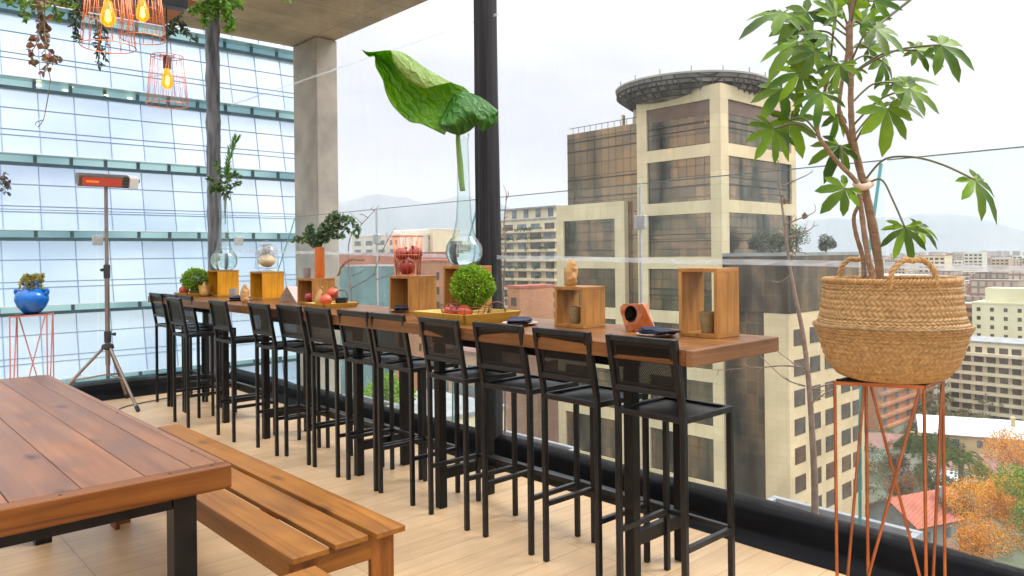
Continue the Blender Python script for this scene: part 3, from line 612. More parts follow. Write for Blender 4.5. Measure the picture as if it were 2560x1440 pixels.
# ------------------------------------------------------------------ patio heater
hp = V((2.04, 8.02, 0)); ht = thing('patio_heater', 'electric patio heater glowing red on a tall tripod stand', 'heater', hp)
MB().tube([hp + UP * .4, hp + UP * 1.3], .022, 14).build('lower_pole', TAUPE, ht, smooth=40)
MB().tube([hp + UP * 1.3, hp + UP * 2.13], .017, 14).build('upper_pole', TAUPE, ht, smooth=40)
mb = MB().lathe([(.029, 0), (.03, .12), (.026, .13)], hp + UP * 1.24, 18); mb.tube([hp + UP * 1.32, hp + UP * 1.32 - R * .06], .008, 8); mb.lathe([(.012, 0), (.016, .01), (.016, .025)], hp + UP * 1.32 - R * .06, 10, axis=R)
mb.build('clamp_collar', RUBBER, ht, smooth=40)
mb = MB().lathe([(.03, 0), (.032, .1), (.028, .11)], hp + UP * .62, 18); mb.lathe([(.03, 0), (.058, .015), (.05, .05), (.03, .06)], hp + UP * .55, 18); mb.tube([hp + UP * .7, hp + UP * .7 + R * .06], .008, 8); mb.lathe([(.012, 0), (.016, .01), (.016, .025)], hp + UP * .7 + R * .05, 10, axis=R)
mb.build('leg_hub', RUBBER, ht, smooth=40)
MB().tube([hp + UP * .3, hp + UP * .56], .016, 12).build('centre_tube', TAUPE, ht, smooth=40)
feet = [V((2.17, 7.544, .012)), V((2.30, 8.36, .012)), V((1.5, 8.1, .012))]
for ft in feet:
    d = (ft - hp); d.z = 0; d.normalize(); a = hp + d * .035 + UP * .575; lg = MB().tube([a, ft], .0145, 12).build('leg', TAUPE, ht, smooth=40)
    dd = (ft - a).normalized(); MB().lathe([(.0165, 0), (.02, .015), (.019, .05), (.015, .055)], ft - dd * .05, 12, axis=dd).build('foot_cap', RUBBER, lg, smooth=40)
    mid = a + (ft - a) * .52; MB().tube([hp + UP * .315, mid], .008, 8).build('brace', TAUPE, ht, smooth=40)
hc = hp + UP * 2.185; ax = (V((.985, .0, .0)) ).normalized(); fr = V((0, -1, -.35)).normalized(); upv = ax.cross(fr) * -1
def hp_(a, b, c): return hc + ax * a + fr * b + upv * c
sec = [(.075, -.052), (.03, -.062), (-.05, -.05), (-.075, 0), (-.05, .05), (.02, .062), (.075, .052)]
mb = MB().prism([hp_(-.25, b, c) for b, c in sec], ax * .44); mb.build('housing', HEATG, ht, bevel=.006)
mb = MB().prism([hp_(.191, b * 1.02, c * 1.02) for b, c in sec], ax * .085); mb.build('end_cap', WHITEP, ht, bevel=.008)
mb = MB().prism([hp_(.2765, b * .3 + .01, c * .3 + .012) for b, c in sec], ax * .02); mb.build('knob', RUBBER, ht, bevel=.004)
MB().prism([hp_(-.22, .0762, -.04), hp_(-.22, .0762, .04), hp_(.12, .0762, .04), hp_(.12, .0762, -.04)], fr * .003).build('glow_panel', HEATRED, ht)
MB().tube([hp_(-.19, .082, .0), hp_(-.08, .082, .0)], .009, 8).build('hot_tube', HEATHOT, ht)
mb = MB()
for k in range(7): c = -.042 + .014 * k; mb.tube([hp_(-.22, .09, c), hp_(.12, .09, c)], .0014, 4)
for k in range(24): a = -.22 + .34 * k / 23; mb.tube([hp_(a, .0905, -.042), hp_(a, .0905, .042)], .001, 4)
mb.build('grille', mat('grille', (.5, .14, .1), rough=.4, metal=.3), ht)
mb = MB()
for k in range(4): c = -.045 + .03 * k; mb.prism([hp_(.135, .0762, c), hp_(.185, .0762, c), hp_(.185, .0762, c + .012), hp_(.135, .0762, c + .012)], fr * .003)
mb.build('vent_slots', RUBBER, ht)
q = smooth_path([hp + V((-.1, .1, .01)), (2.0, 7.75, .008), (2.2, 7.9, .008), (2.6, 8.05, .008), (2.95, 8.2, .008), (3.2, 8.1, .008)], 8)
tag(MB().tube(q, .005, 6).build('power_cord', RUBBER, smooth=180), 'thin black power cord on the floor under the far stools by the heater', 'cord')

# ------------------------------------------------------------------ copper wire plant stands
def stand(label, FL, FR, BR, BL, h, mt, z0=0):
    t = thing('plant_stand', label, 'plant stand', ((FL + BR) / 2).to_2d().to_3d()); r = .0054
    mb = MB(); top = [FL, FR, BR, BL]
    for i in range(4): mb.bar(top[i], top[(i + 1) % 4], .012, .012)
    mb.build('top_frame', mt, t, smooth=30)
    for p in top: MB().tube([V((p.x, p.y, .004)), V((p.x, p.y, h - .006))], r, 10).build('leg', mt, t, smooth=60)
    mb = MB(); [mb.tube([V((a.x, a.y, .008)), V((b.x, b.y, .008))], r, 8) for a, b in zip(top, top[1:] + top[:1])]; mb.build('base_frame', mt, t, smooth=60)
    for a, b in ((BL, FL), (FR, FL), (BR, FR), (BL, BR)):
        b2 = a + (b - a) * .93; a2 = a + (b - a) * .05; MB().tube([V((a2.x, a2.y, h - .01)), V((b2.x, b2.y, .012))], r * .95, 10).build('brace', mt, t, smooth=60)
    ins = [p + ((FL + BR) / 2 - p) * .02 for p in top]
    MB().prism([V((p.x, p.y, h + .0065)) for p in ins], (0, 0, .006)).build('top_plate', STEELBLK, t)
    return t
hS = .97
BS = [on(x, y, hS) for x, y in ((2087, 957), (2310, 968), (2357, 950), (2165, 945))]
stand('tall copper wire stand carrying the big woven basket', *BS, hS, COPPERD)
sc = (BS[0] + BS[2]) / 2
d1 = BS[1] - BS[0]; d2 = BS[3] - BS[0]
VC = on(62, 787, hS); VFL, VFR = on(24, 792.5, hS), on(117, 786.5, hS); ang = atan2((VFR - VFL).y, (VFR - VFL).x) - atan2(d1.y, d1.x)
rot = Matrix.Rotation(ang, 3, 'Z'); k = (VFR - VFL).length / d1.length
VS = [VFL, VFL + rot @ d1 * k, VFL + rot @ (d1 + d2) * k, VFL + rot @ d2 * k]
stand('tall salmon pink wire stand carrying the blue vase on the left', *VS, hS, PINKST); vc = (VS[0] + VS[2]) / 2

# blue vase with succulents
zb = hS + .0125; vt = thing('blue_vase', 'glossy blue two handled pottery vase on the pink wire stand', 'vase', (vc.x, vc.y, zb))
sv = .315 / 1.0
prof = [(.0, 0), (.052, 0), (.075, .02), (.105, .06), (.123, .105), (.123, .14), (.105, .175), (.072, .2), (.056, .212), (.052, .235), (.056, .25), (.063, .262), (.056, .264), (.048, .25), (.047, .2), (.0, .19)]
MB().lathe(prof, (vc.x, vc.y, zb), 36).build('body', BLUEV, vt, smooth=180)
for sg in (-1, 1):
    hd = (R * sg).normalized(); c = V((vc.x, vc.y, zb))
    q = smooth_path([c + hd * .092 + UP * .182, c + hd * .128 + UP * .197, c + hd * .134 + UP * .172, c + hd * .119 + UP * .15], 5)
    MB().tube(q, .0125, 8).build('handle', BLUEV, vt, smooth=180)
pt = thing('succulent_plant', 'trailing green and reddish succulent in the blue vase', 'plant', (vc.x, vc.y, zb + .2))
mb = MB(); ms = MB()
for i in range(26):
    a = RND(0, 2 * pi); c = V((vc.x, vc.y, zb + .22)); d = V((cos(a), sin(a), 0)); L = RND(.05, .14)
    q = smooth_path([c + d * .02, c + d * L * .6 + UP * RND(.04, .1), c + d * L + UP * RND(-.05, .1)], 6); ms.tube(q, .0025, 5)
    for p in q[3:]:
        for _ in range(5): dd = rdir() + UP * .3; mb.leaf(p, dd, rdir(), RND(.015, .028), RND(.01, .018), .2)
mb.build('leaves', SUCC, pt); ms.build('stems', FPET, pt, smooth=180)

# woven basket with the tall potted plant
bz = hS + .0125; bt_ = thing('woven_basket', 'big woven seagrass belly basket with two rope handles', 'basket', (sc.x, sc.y, bz))
sc = V((at(2226, 800, 2.6).x, at(2226, 800, 2.6).y, 0))
bt_.location = (sc.x, sc.y, bz)
bprof = [(.13, .0), (.165, .012), (.195, .045), (.213, .09), (.225, .13), (.232, .158), (.2445, .18), (.243, .186), (.229, .194), (.221, .218), (.215, .26), (.211, .30), (.209, .325), (.2105, .338)]
def bw(t):
    k = t * (len(bprof) - 1); i = min(int(k), len(bprof) - 2); u = k - i; return bprof[i][0] * (1 - u) + bprof[i + 1][0] * u, bprof[i][1] * (1 - u) + bprof[i + 1][1] * u
NS, NR = 600, 150
def bfn(u, v):
    r, z = bw(v); a = 2 * pi * u; vr = v * NR / 5; row = int(vr + .001); w = sin(a * 40 + row * .8 + (vr % 1 - .5) * 2.4 * (1 if row % 2 else -1)); h = abs(sin(pi * vr))
    r += .0075 * ((.4 + .6 * h ** .6) * (.05 + .95 * abs(w) ** .7)) + .0016 * mnoise.noise(V((cos(a) * 4, sin(a) * 4, z * 12)))
    sag = .004 * mnoise.noise(V((cos(a) * 1.2, sin(a) * 1.2, 2)))
    return V((sc.x + r * cos(a), sc.y + r * sin(a), bz + z + sag * (v > .3)))
MB().grid(bfn, NS, NR).build('weave', WEAVE, bt_, smooth=180)
mb = MB(); mb.lathe([(.0, .001), (.13, .0)], (sc.x, sc.y, bz), 40); mb.lathe([(.206, .1), (.204, .325)], (sc.x, sc.y, bz), 40); mb.build('lining', WEAVE, bt_, smooth=60)
mb = MB()
for ph in (0, pi):
    mb.tube([V((sc.x + (.2105 + .004 * cos(a * 55 + ph)) * cos(a), sc.y + (.2105 + .004 * cos(a * 55 + ph)) * sin(a), bz + .337 + .005 * sin(a * 55 + ph))) for a in [2 * pi * i / 440 for i in range(440)]], .0052, 5, True)
mb.build('braided_rim', ROPE, bt_, smooth=180)
def rope(name, pts, r, mt, par, n=10, tw=34):
    q = smooth_path(pts, n); mb = MB()
    for ph in (0, 2 * pi / 3, 4 * pi / 3):
        out = []
        for i, p in enumerate(q):
            t = (q[min(i + 1, len(q) - 1)] - q[max(i - 1, 0)]).normalized(); a = t.cross(V((.3, .4, .86))).normalized(); b = t.cross(a); w = tw * i / len(q) + ph
            out.append(p + (a * cos(w) + b * sin(w)) * r * .55)
        mb.tube(out, r * .62, 6)
    return mb.build(name, mt, par, smooth=180)
zr = bz + .332
def rimp(ang, dz=0, k=1.0): return V((sc.x + (.2105) * k * cos(ang), sc.y + .2105 * k * sin(ang), zr + dz))
ac = atan2(-F.y, -F.x)
for aa in (ac - .12, ac + pi + .12):
    w = .33; e1, e2 = rimp(aa - w, -.02), rimp(aa + w, -.02); md = (e1 + e2) / 2; md.z = zr + .072
    rope('handle', [e1, e1 + UP * .05 + (md - e1) * .06, e1.lerp(md, .55) + UP * .042, md, e2.lerp(md, .55) + UP * .042, e2 + UP * .05 + (md - e2) * .06, e2], .0085, ROPE, bt_, 9)
ft = thing('potted_plant', 'tall large leaved indoor plant with long lobed leaves growing from the woven basket', 'plant', (sc.x, sc.y, bz + .3))
MB().lathe([(.0, .0), (.2, .0)], (sc.x, sc.y, bz + .29), 30).build('soil', SOIL, ft)
D0 = 2.6
def P3(x, y, dd=0): return at(x, y, D0 + dd)
stems = [([(2203, 722), (2192, 610), (2172, 510), (2152, 430), (2133, 345), (2127, 260), (2128, 170), (2126, 80), (2135, -40)], .0135, .0),
         ([(2185, 722), (2163, 600), (2150, 500), (2140, 455), (2100, 412), (2070, 375), (2045, 335), (2048, 285), (2060, 235), (2075, 180)], .0095, -.04),
         ([(2160, 722), (2158, 650), (2140, 585), (2135, 540), (2152, 500), (2148, 470)], .009, .03),
         ([(2206, 722), (2186, 620), (2168, 520), (2156, 465), (2140, 400), (2118, 330), (2098, 280), (2104, 210), (2118, 130), (2118, 60)], .010, .05)]
SP = []
for path, r0, dd in stems:
    q = smooth_path([P3(x, y, dd) for x, y in path], 6); n = len(q); q[0].z = bz + .28
    mb = MB().tube(q, [r0 * (1 - .45 * i / n) * (1 + .07 * sin(i * 2.3)) for i in range(n)], 9); mb.build('stem', FSTEM, ft, smooth=180); SP += q
MB().tube(smooth_path([P3(2138, 458, -.03), P3(2152, 468, -.045), P3(2172, 464, -.02), P3(2176, 456, .04), P3(2150, 452, .05), P3(2140, 460, -.02)], 4), .012, 6).build('tie', mat('tie_tape', (.66, .5, .38), rough=.7), ft, smooth=180)
def palmate(mb, c, fwd, nrm, size, lobes=8, spread=128, droop=.5, narrow=1.):
    c, fwd = V(c), V(fwd).normalized(); nrm = V(nrm); nrm = (nrm - fwd * nrm.dot(fwd)).normalized(); side = fwd.cross(nrm).normalized()
    def pt(a, r, lift=0):
        p = fwd * (cos(a) * r) + side * (sin(a) * r)
        return c + (p - nrm * (droop * r * r) + nrm * lift) * size + UP * (-.10 * r * r * size)
    for i in range(lobes):
        a = radians(-spread + 2 * spread * i / (lobes - 1)) + RND(-.05, .05); L = (1. - .42 * abs(a) / radians(spread)) * RND(.9, 1.06); hw = radians(spread) / (lobes - 1)
        nr = .4 * (1 - .25 * abs(a) / radians(spread)); k = narrow
        v = [pt(0, 0), pt(a - hw, nr), pt(a - hw * .84 * k, L * .56, .03), pt(a - hw * .52 * k, L * .8, .02), pt(a, L), pt(a + hw * .52 * k, L * .8, .02), pt(a + hw * .84 * k, L * .56, .03), pt(a + hw, nr), pt(a, L * .33, -.035), pt(a, L * .66, -.03)]
        mb.add(v, [(0, 1, 8), (1, 2, 8), (2, 9, 8), (2, 3, 9), (3, 4, 9), (4, 5, 9), (5, 6, 9), (6, 8, 9), (6, 7, 8), (7, 0, 8)])
LV = [(1961, 30, -100, -18, 112, 0), (2019, 31, -60, -50, 95, .1), (2117, 9, 10, 60, 95, 0), (2185, 2, 60, 30, 85, .1), (2190, 72, 60, -45, 85, -.12), (2030, 78, -50, 30, 72, .12), (1992, 104, -80, -60, 105, -.1),
      (2001, 180, -30, -80, 90, -.15), (2054, 232, -40, -50, 88, -.2), (1955, 222, -60, -60, 82, .1), (1935, 322, -30, -90, 92, -.05), (1976, 300, 20, -100, 88, .08), (2092, 287, -10, -80, 58, .05), (2099, 364, -40, -60, 86, 0),
      (2112, 472, -70, -50, 78, -.1), (2206, 152, 20, -50, 72, .1), (2292, 125, 90, -40, 68, -.05), (2352, 112, 100, -35, 98, -.1), (2234, 206, 80, 25, 92, .05), (2275, 222, 80, -45, 85, -.15), (2219, 272, -10, -100, 98, -.15),
      (2438, 450, 60, -70, 100, -.2), (2262, 568, -25, -90, 80, -.1), (2296, 566, 80, -45, 66, .02), (2134, 168, -60, -20, 66, .1), (2066, 92, -60, 20, 68, -.1), (2098, 160, -50, -70, 70, -.22), (2150, 60, 50, 50, 80, .15),
      (2075, -10, -60, 50, 90, .05), (2160, -30, 40, 60, 90, -.1), (2010, 130, -90, 10, 74, .15), (2170, 120, 50, 20, 60, .16), (2080, 210, -70, 10, 60, .15), (2240, 255, 70, -40, 70, .12), (1995, 60, -70, -10, 80, .16), (2035, 130, -40, -70, 76, -.16), (2090, 40, -30, 40, 74, -.15)]
mb = MB(); pm = MB()
for i, (x, y, dx, dy, sz, dd) in enumerate(LV):
    c = P3(x, y, dd); size = sz / f_ * (D0 + dd) * 1.06
    fw = (R * dx + UP * dy).normalized() - F * RND(.05, .45); nrm = -F * RND(.45, .9) + UP * RND(.45, .9) + R * RND(-.35, .35)
    palmate(mb, c, fw, nrm, size, random.choice((7, 7, 8)), RND(118, 138), RND(.12, .45), RND(.8, 1.0))
    if (x, y) == (2438, 450): path = [P3(2166, 446), P3(2212, 398, -.05), P3(2285, 393, -.1), P3(2360, 413, -.15), c]
    elif (x, y) == (2262, 568): path = [P3(2172, 456), P3(2205, 450, -.03), P3(2232, 500, -.06), c]
    elif (x, y) == (2296, 566): path = [P3(2262, 568, -.1), P3(2280, 562, -.05), c]
    else:
        s = min(SP, key=lambda q: (q - (c + UP * -.08)).length); path = [s, s.lerp(c, .5) + UP * .03, c]
    pm.tube(smooth_path(path, 6), .0036, 6)
q = smooth_path([P3(2168, 90), P3(2205, 55, .05), P3(2250, 20, .1), P3(2300, -20, .1)], 5); pm.tube(q, .005, 6)
mb.build('leaves', FATS, ft, smooth=50); pm.build('petioles', FPET, ft, smooth=180)

# ------------------------------------------------------------------ things on the bar table
Z = TZ + .0006
def Yp(px, X, py=740): r = ray(px, py); return X * r.y / r.x
def Xp(px, Y, py=740): r = ray(px, py); return Y * r.x / r.y
def crate(label, pxl, pxc, pxr, X, ztop, gold=False, th=.017, back=False, ybase=None):
    y0 = Yp(pxc, X); y1 = Yp(pxl, X); x1 = Xp(pxr, y0); x1 = min(x1, 3.1)
    t = thing('wooden_crate', label, 'crate', (X, y0, Z), 0, 'open wooden crates on the bar table'); a, b = (W_GOLD, W_GOLDT) if gold else (W_BOX, W_BOXT)
    MB().box(X, y0, ztop - th, x1, y1, ztop).build('top_board', b, t, bevel=.0015); MB().box(X, y0, Z, x1, y1, Z + th).build('bottom_board', b, t, bevel=.0015)
    MB().box(X + .0005, y0 + .0005, Z + th, x1 - .0005, y0 + th, ztop - th).build('side_board', a, t, bevel=.001); MB().box(X + .0005, y1 - th, Z + th, x1 - .0005, y1 - .0005, ztop - th).build('side_board', a, t, bevel=.001)
    if back: MB().box(x1 - .014, y0 + th, Z + th, x1 - .002, y1 - th, ztop - th).build('back_board', a, t)
    return t, V(((X + x1) / 2, (y0 + y1) / 2, ztop)), (X, x1, y0, y1)
c2, C2, b2 = crate('golden wooden crate carrying the tall glass fern vase', 519, 545, 598, 2.813, 1.303, True, back=True)
c4_, C4, b4 = crate('golden wooden crate carrying the glass cloche', 625, 657, 711, 2.83, 1.298, True, back=True)
c6, C6, b6 = crate('wooden crate under the orange cylinder vase, a pomegranate inside', 743, 782, 838, 2.80, 1.253, back=True)
c8, C8, b8 = crate('wooden crate carrying the copper wire basket of pomegranates', 973, 1023, 1092, 2.83, 1.288, back=True)
c9, C9, b9 = crate('wooden crate carrying the big round glass vase, partly hidden by the moss plant', 1108, 1166, 1230, 2.885, 1.355, back=True)
c12, C12, b12 = crate('low open wooden crate with two cups inside and a stone on top', 1385, 1457, 1513, 2.78, 1.256)
c15, C15, b15 = crate('tall open wooden crate with one cup inside, nearest the table end', 1696, 1793, 1848, 2.823, 1.352)

def cup(label, x, y, z, r, h, mt, name='cup'):
    p = [(0, 0), (r * .72, 0), (r * .78, h * .06), (r * .93, h * .55), (r, h), (r * .93, h), (r * .86, h * .5), (r * .7, h * .1), (0, h * .09)]
    return tag(MB().lathe(p, (x, y, z), 26).build(name, mt, smooth=50), label, 'cup')
zc = Z + .0175
cup('olive brown cup standing inside the tall open crate', (b15[0] + b15[1]) / 2 - .03, b15[2] + .085, zc, .037, .092, CUPG)
cup('olive brown cup inside the low crate, nearer the opening', (b12[0] + b12[1]) / 2 - .03, (b12[2] + b12[3]) / 2 + .005, zc, .036, .085, CUPG)
cup('pale grey cup inside the low crate, behind the olive one', (b12[0] + b12[1]) / 2 + .055, (b12[2] + b12[3]) / 2 - .01, zc, .034, .08, CUPP)
p = on(583, 742, Z); cup('pale grey cup on the table between the two golden crates', p.x, p.y, Z, .04, .08, CUPP)
cup('small grey cup on top of the crate beside the orange vase', b6[0] + .06, b6[3] - .055, 1.2535, .033, .08, mat('cup_mauve', (.3, .25, .25), (.24, .2, .2), rough=.5))

def rock(label, x, y, z, w, h, seed, lean=(0, 0), mt=ROCK, taper=.25):
    mb = MB()
    def fn(u, v):
        a, t = 2 * pi * u, v; r = w / 2 * (sin(pi * min(1, max(0, .08 + .9 * t))) ** .38) * (1.05 - taper * t); q = V((cos(a) * r * .85, sin(a) * r, t * h)); n = mnoise.noise(V((q.x * 22, q.y * 22, t * 3 + seed))) * .34 + mnoise.noise(V((q.x * 55, q.y * 55, t * 8 + seed))) * .16
        return V((x + q.x * (1 + n) + lean[0] * t, y + q.y * (1 + n) + lean[1] * t, z + q.z))
    mb.grid(fn, 26, 20); return tag(mb.build('stone', mt, smooth=14), label, 'stone')
rock('rough tan sandstone standing on the low open crate', C12.x - .03, C12.y + .035, 1.2565, .085, .135, 3, (.0, -.012), taper=.4)
p = on(613, 757, Z); rock('small tan stone on the table beside the golden cloche crate', p.x, p.y, Z, .085, .15, 8)
def dgourd(label, x, y, r, h):
    t = tag(MB().lathe([(0, 0), (r * .8, .002), (r, h * .2), (r * .85, h * .42), (r * .5, h * .7), (r * .28, h * .92), (0, h * .97)], (x, y, Z), 18).build('dried_gourd', PEARB, smooth=180), label, 'gourd')
    mb = MB(); q = [V((x, y, Z + h * .95))]
    for k in range(4): mb.tube(smooth_path([V((x, y, Z + h * .93)), V((x, y, Z + h)) + rdir() * .02, V((x, y, Z + h * .93)) + rdir() * .03], 4), .0025, 5)
    mb.build('twine', ROPE, t, smooth=180); return t
p = on(517, 741, Z); dgourd('pear shaped dried gourd beside the far tray', p.x - .02, p.y, .045, .145)
p = on(815, 757, Z + .02); 
def pom(label, x, y, z, r, mt, seed):
    t = thing('pomegranate', label, 'pomegranate', (x, y, z)); mb = MB()
    icos(mb, (x, y, z + r * .94), r, 22, (1, 1, .94), .07, seed); mb.build('fruit', mt, t, smooth=180)
    d = (rdir() * .7 + UP + -F * .2).normalized(); c = V((x, y, z + r * .94)) + d * r * .9; mb = MB().lathe([(r * .16, 0), (r * .13, r * .12), (r * .24, r * .3), (r * .17, r * .27), (r * .1, r * .1)], c, 8, axis=d); mb.build('crown', CROWN, t); return t

def tray(label, x0, x1, y0, y1, h, flare, th=.012, mt=TRAYM):
    t = thing('wooden_tray', label, 'tray', (x0, y0, Z)); MB().box(x0, y0, Z, x1, y1, Z + th).build('base', mt, t)
    def side(a, b, o): # inner base edge a->b, outward o
        a, b, o = V(a), V(b), V(o); u = (b - a).normalized(); za, zb = Z + .0005, Z + h
        p = [a + UP * za, b + UP * za, b + UP * zb + o * flare + u * flare, a + UP * zb + o * flare - u * flare]; q = [v - o * th for v in p]
        return MB().add(p + q, [(0, 1, 2, 3), (7, 6, 5, 4), (0, 4, 5, 1), (2, 6, 7, 3), (1, 5, 6, 2), (3, 7, 4, 0)]).build('side', mt, t, bevel=.001)
    side((x0, y1, 0), (x0, y0, 0), (-1, 0, 0)); side((x0, y0, 0), (x1, y0, 0), (0, -1, 0)); side((x1, y0, 0), (x1, y1, 0), (1, 0, 0)); side((x1, y1, 0), (x0, y1, 0), (0, 1, 0)); return t
# big tray with moss plant, wire basket and pot
T = (2.52, 2.875, 3.13, 3.55)
tray('big flared mustard yellow wooden tray in the middle of the bar table', *T, .055, .03)
zt = Z + .0125
def moss(label, x, y, z, r, ry, n, stemh, seed, leafs=.016):
    t = thing('moss_plant', label, 'plant', (x, y, z)); mb = MB(); c = V((x, y, z + stemh + ry * .8)); ms = MB()
    for i in range(n):
        d = rdir(); k = RND(.55, 1.) ** .5 * (1 + .2 * mnoise.noise(d * 2.6 + V((seed, 0, 0)))); p = c + V((d.x * r, d.y * r, d.z * ry)) * k
        if p.z < z + .01: continue
        mb.quad(p, d + rdir() * .9, rdir(), leafs * RND(.7, 1.5), leafs * RND(.35, .8))
    for i in range(130):
        d = rdir(); d.z = abs(d.z) * .8 - .15; p = c + V((d.x * r, d.y * r, d.z * ry)) * .9; b = V((x + RND(-.3, .3) * r, y + RND(-.3, .3) * r, z + .004)); ms.tube([b, b.lerp(p, .5) + UP * .01, p], [.0016, .0013, .001], 4)
    mb.build('foliage', MOSS, t); ms.build('stems', MOSSD, t)
    icos(MB(), (x, y, z + .03), r * .5, 16, (1, 1, .7), .2, seed).build('root_ball', MOSSD, t, smooth=180); return t
px_ = at(1192, 705, 4.02); moss('round bright green moss plant on the big yellow tray', T[0] + .21, T[2] + .185, zt + .055, .118, .108, 5600, .04, 3)
# oval wire basket
def wire_basket(label, x, y, z, rx, ry, h, hd=False, name='wire_basket', nv=22):
    t = thing(name, label, 'wire basket', (x, y, z)); mb = MB()
    def e(a, k, zz): return V((x + rx * k * cos(a), y + ry * k * sin(a), z + zz))
    for k, zz in ((.8, .003), (.86, h * .35), (.93, h * .68), (1, h)): mb.tube([e(2 * pi * i / 40, k, zz) for i in range(40)], .0016 if zz < h else .0024, 5, True)
    for i in range(nv): a = 2 * pi * i / nv; mb.tube([e(a, .8, .003), e(a, 1, h)], .0014, 4)
    mb.build('cage', WIRE, t, smooth=180); return t
wb = wire_basket('oval rusty wire basket around the moss plant on the big tray', T[0] + .175, T[2] + .215, zt, .11, .2, .072)
xx, yy = T[0] + .175, T[2] + .215
pom('orange pomegranate in the wire basket, nearest the moss plant', xx - .045, yy - .05, zt + .002, .042, POMO, 1)
pom('small red pomegranate in the middle of the oval wire basket', xx - .035, yy + .035, zt + .002, .036, POMR, 2)
pom('red pomegranate at the left end of the oval wire basket', xx - .02, yy + .115, zt + .002, .038, POMO, 3)
def blkpot(label, x, y, z, r, h, handle=True, ridg=True):
    t = thing('black_bowl', label, 'bowl', (x, y, z)); pr = [(0, 0), (r * .85, 0)] + [(r * (.9 + .1 * i / 6) + (.0015 if i % 2 else 0), h * i / 6) for i in range(1, 7)] + [(r * .93, h), (r * .86, h * .4), (0, h * .35)]
    MB().lathe(pr, (x, y, z), 26).build('body', BLKPOT, t, smooth=60)
    if handle:
        u = (R * .9 + F * .3).normalized(); c = V((x, y, z + h * .8)); q = smooth_path([c - u * r, c - u * r * .8 + UP * .05, c - u * r * .2 + UP * .068, c + u * r * .6 + UP * .06, c + u * r * .98 + UP * .02, c + u * r], 6); MB().tube(q, .0038, 8).build('handle', WIRE, t, smooth=180)
    return t
p = on(1252, 775, zt); blkpot('black bowl with a wire handle at the right end of the big tray', T[1] - .07, T[2] + .07, zt, .05, .03)
# small tray
p = on(835, 768, Z); T2 = (2.66, 2.92, 4.905, 5.16)
tray('small mustard yellow tray with fruit below the orange vase', *T2, .032, .018)
pom('orange pomegranate at the front of the small yellow tray', T2[0] + .05, T2[2] + .07, zt, .046, POMO, 4)
pom('orange pomegranate resting higher at the back of the small yellow tray', T2[0] + .13, T2[2] + .115, zt + .045, .045, POMO, 5)
wire_basket('small wire basket holding a pomegranate on the small yellow tray', T2[0] + .13, T2[2] + .115, zt, .05, .05, .06, nv=10)
blkpot('small ridged black bowl with a wire handle on the small yellow tray', T2[0] + .165, T2[2] + .045, zt, .046, .055)
dgourd('pear shaped dried gourd tied with twine on the small yellow tray', T2[0] + .06, T2[2] + .175, .042, .13).location.z += .0125
pom('dark red pomegranate inside the crate below the orange vase', b6[0] + .04, (b6[2] + b6[3]) / 2 - .01, zc, .042, POMR, 6)
# far tray
T1 = (2.6, 2.84, 7.46, 7.78)
tray('far yellow tray with moss plant at the end of the bar table', *T1, .035, .02)
moss('small round moss plant on the far tray', T1[0] + .13, T1[2] + .14, zt, .125, .1, 3000, .07, 9, .02)
pom('red pomegranate on the far tray left of the moss plant', T1[0] + .06, T1[3] - .05, zt, .048, POMO, 8)
tag(MB().lathe([(0, 0), (.05, 0), (.062, .095), (.056, .095), (.046, .02), (0, .015)], (T1[0] + .17, T1[2] + .01, zt), 24).build('mustard_pot', CUPY, smooth=50), 'mustard yellow pot on the far tray right of the moss plant', 'pot')

# plates with napkins
def plate(label, nlabel, px, py, r, yaw, slab=False):
    p = on(px, py, Z); c = V((max(p.x, TX0 + r + .01), p.y, Z))
    tag(MB().lathe([(0, 0), (r * .75, 0), (r, .012), (r * .985, .0145), (r * .72, .005), (0, .005)], c, 36).build('plate', PLATE, smooth=50), label, 'plate')
    mb = MB(); cs, sn = cos(yaw), sin(yaw); a, b = r * .95, r * .55
    for k in range(4):
        z0 = .0156 + .0048 * k; da = -.006 * k
        def fn(u, v, z0=z0, da=da):
            x = (u - .5) * 2 * a + da * 2; y = (v - .5) * 2 * b * (1 + .06 * sin(u * 7 + k)) + .004 * sin(u * 9 + k * 2)
            return c + V((x * cs - y * sn, x * sn + y * cs, z0 + .004 * mnoise.noise(V((u * 3, v * 3, k))) + .0025 * k * (u > .9)))
        mb.grid(fn, 14, 8)
    tag(mb.build('napkin', NAVY, smooth=60, solid=.004), nlabel, 'napkin')
plate('round stone plate in front of the copper faceted pot', 'folded navy napkin on the plate by the copper faceted pot', 1640, 840, .088, 1.2)
plate('round stone plate right of the big yellow tray', 'folded navy napkin on the plate right of the big yellow tray', 1300, 812, .095, .7)
plate('round stone plate in front of the copper basket crate', 'folded navy napkin on the plate before the copper basket crate', 1006, 779, .08, .9)
plate('round plate at the far end before the golden vase crate', 'dark napkin on the far plate before the golden vase crate', 600, 751, .105, .9)

# faceted objects
p = on(718, 757, Z); t = thing('faceted_block', 'pyramid like faceted block of walnut and rose marble', 'ornament', (p.x, p.y, Z))
a = [on(694, 757, Z), on(741, 757.5, Z), on(752, 747, Z), on(722, 742, Z)]; ap = [at(716, 715, (a[0] - EYE).dot(F) + .03), at(748, 717, (a[2] - EYE).dot(F) + .02)]
MB().add([a[0], a[1], ap[0]] + [q + F * .012 + UP * (0 if i < 2 else -.002) for i, q in enumerate((a[0], a[1], ap[0]))], [(0, 1, 2), (5, 4, 3), (0, 3, 4, 1), (1, 4, 5, 2), (2, 5, 3, 0)]).build('walnut_face', WALNUT, t)
q0 = F * .0125
MB().add([a[0] + q0, a[1] + q0, a[2] + q0, a[3] + q0, ap[0] + q0, ap[1] + q0], [(3, 2, 1, 0), (0, 1, 4), (1, 2, 5, 4), (2, 3, 5), (3, 0, 4, 5)]).build('marble_body', MARB, t)
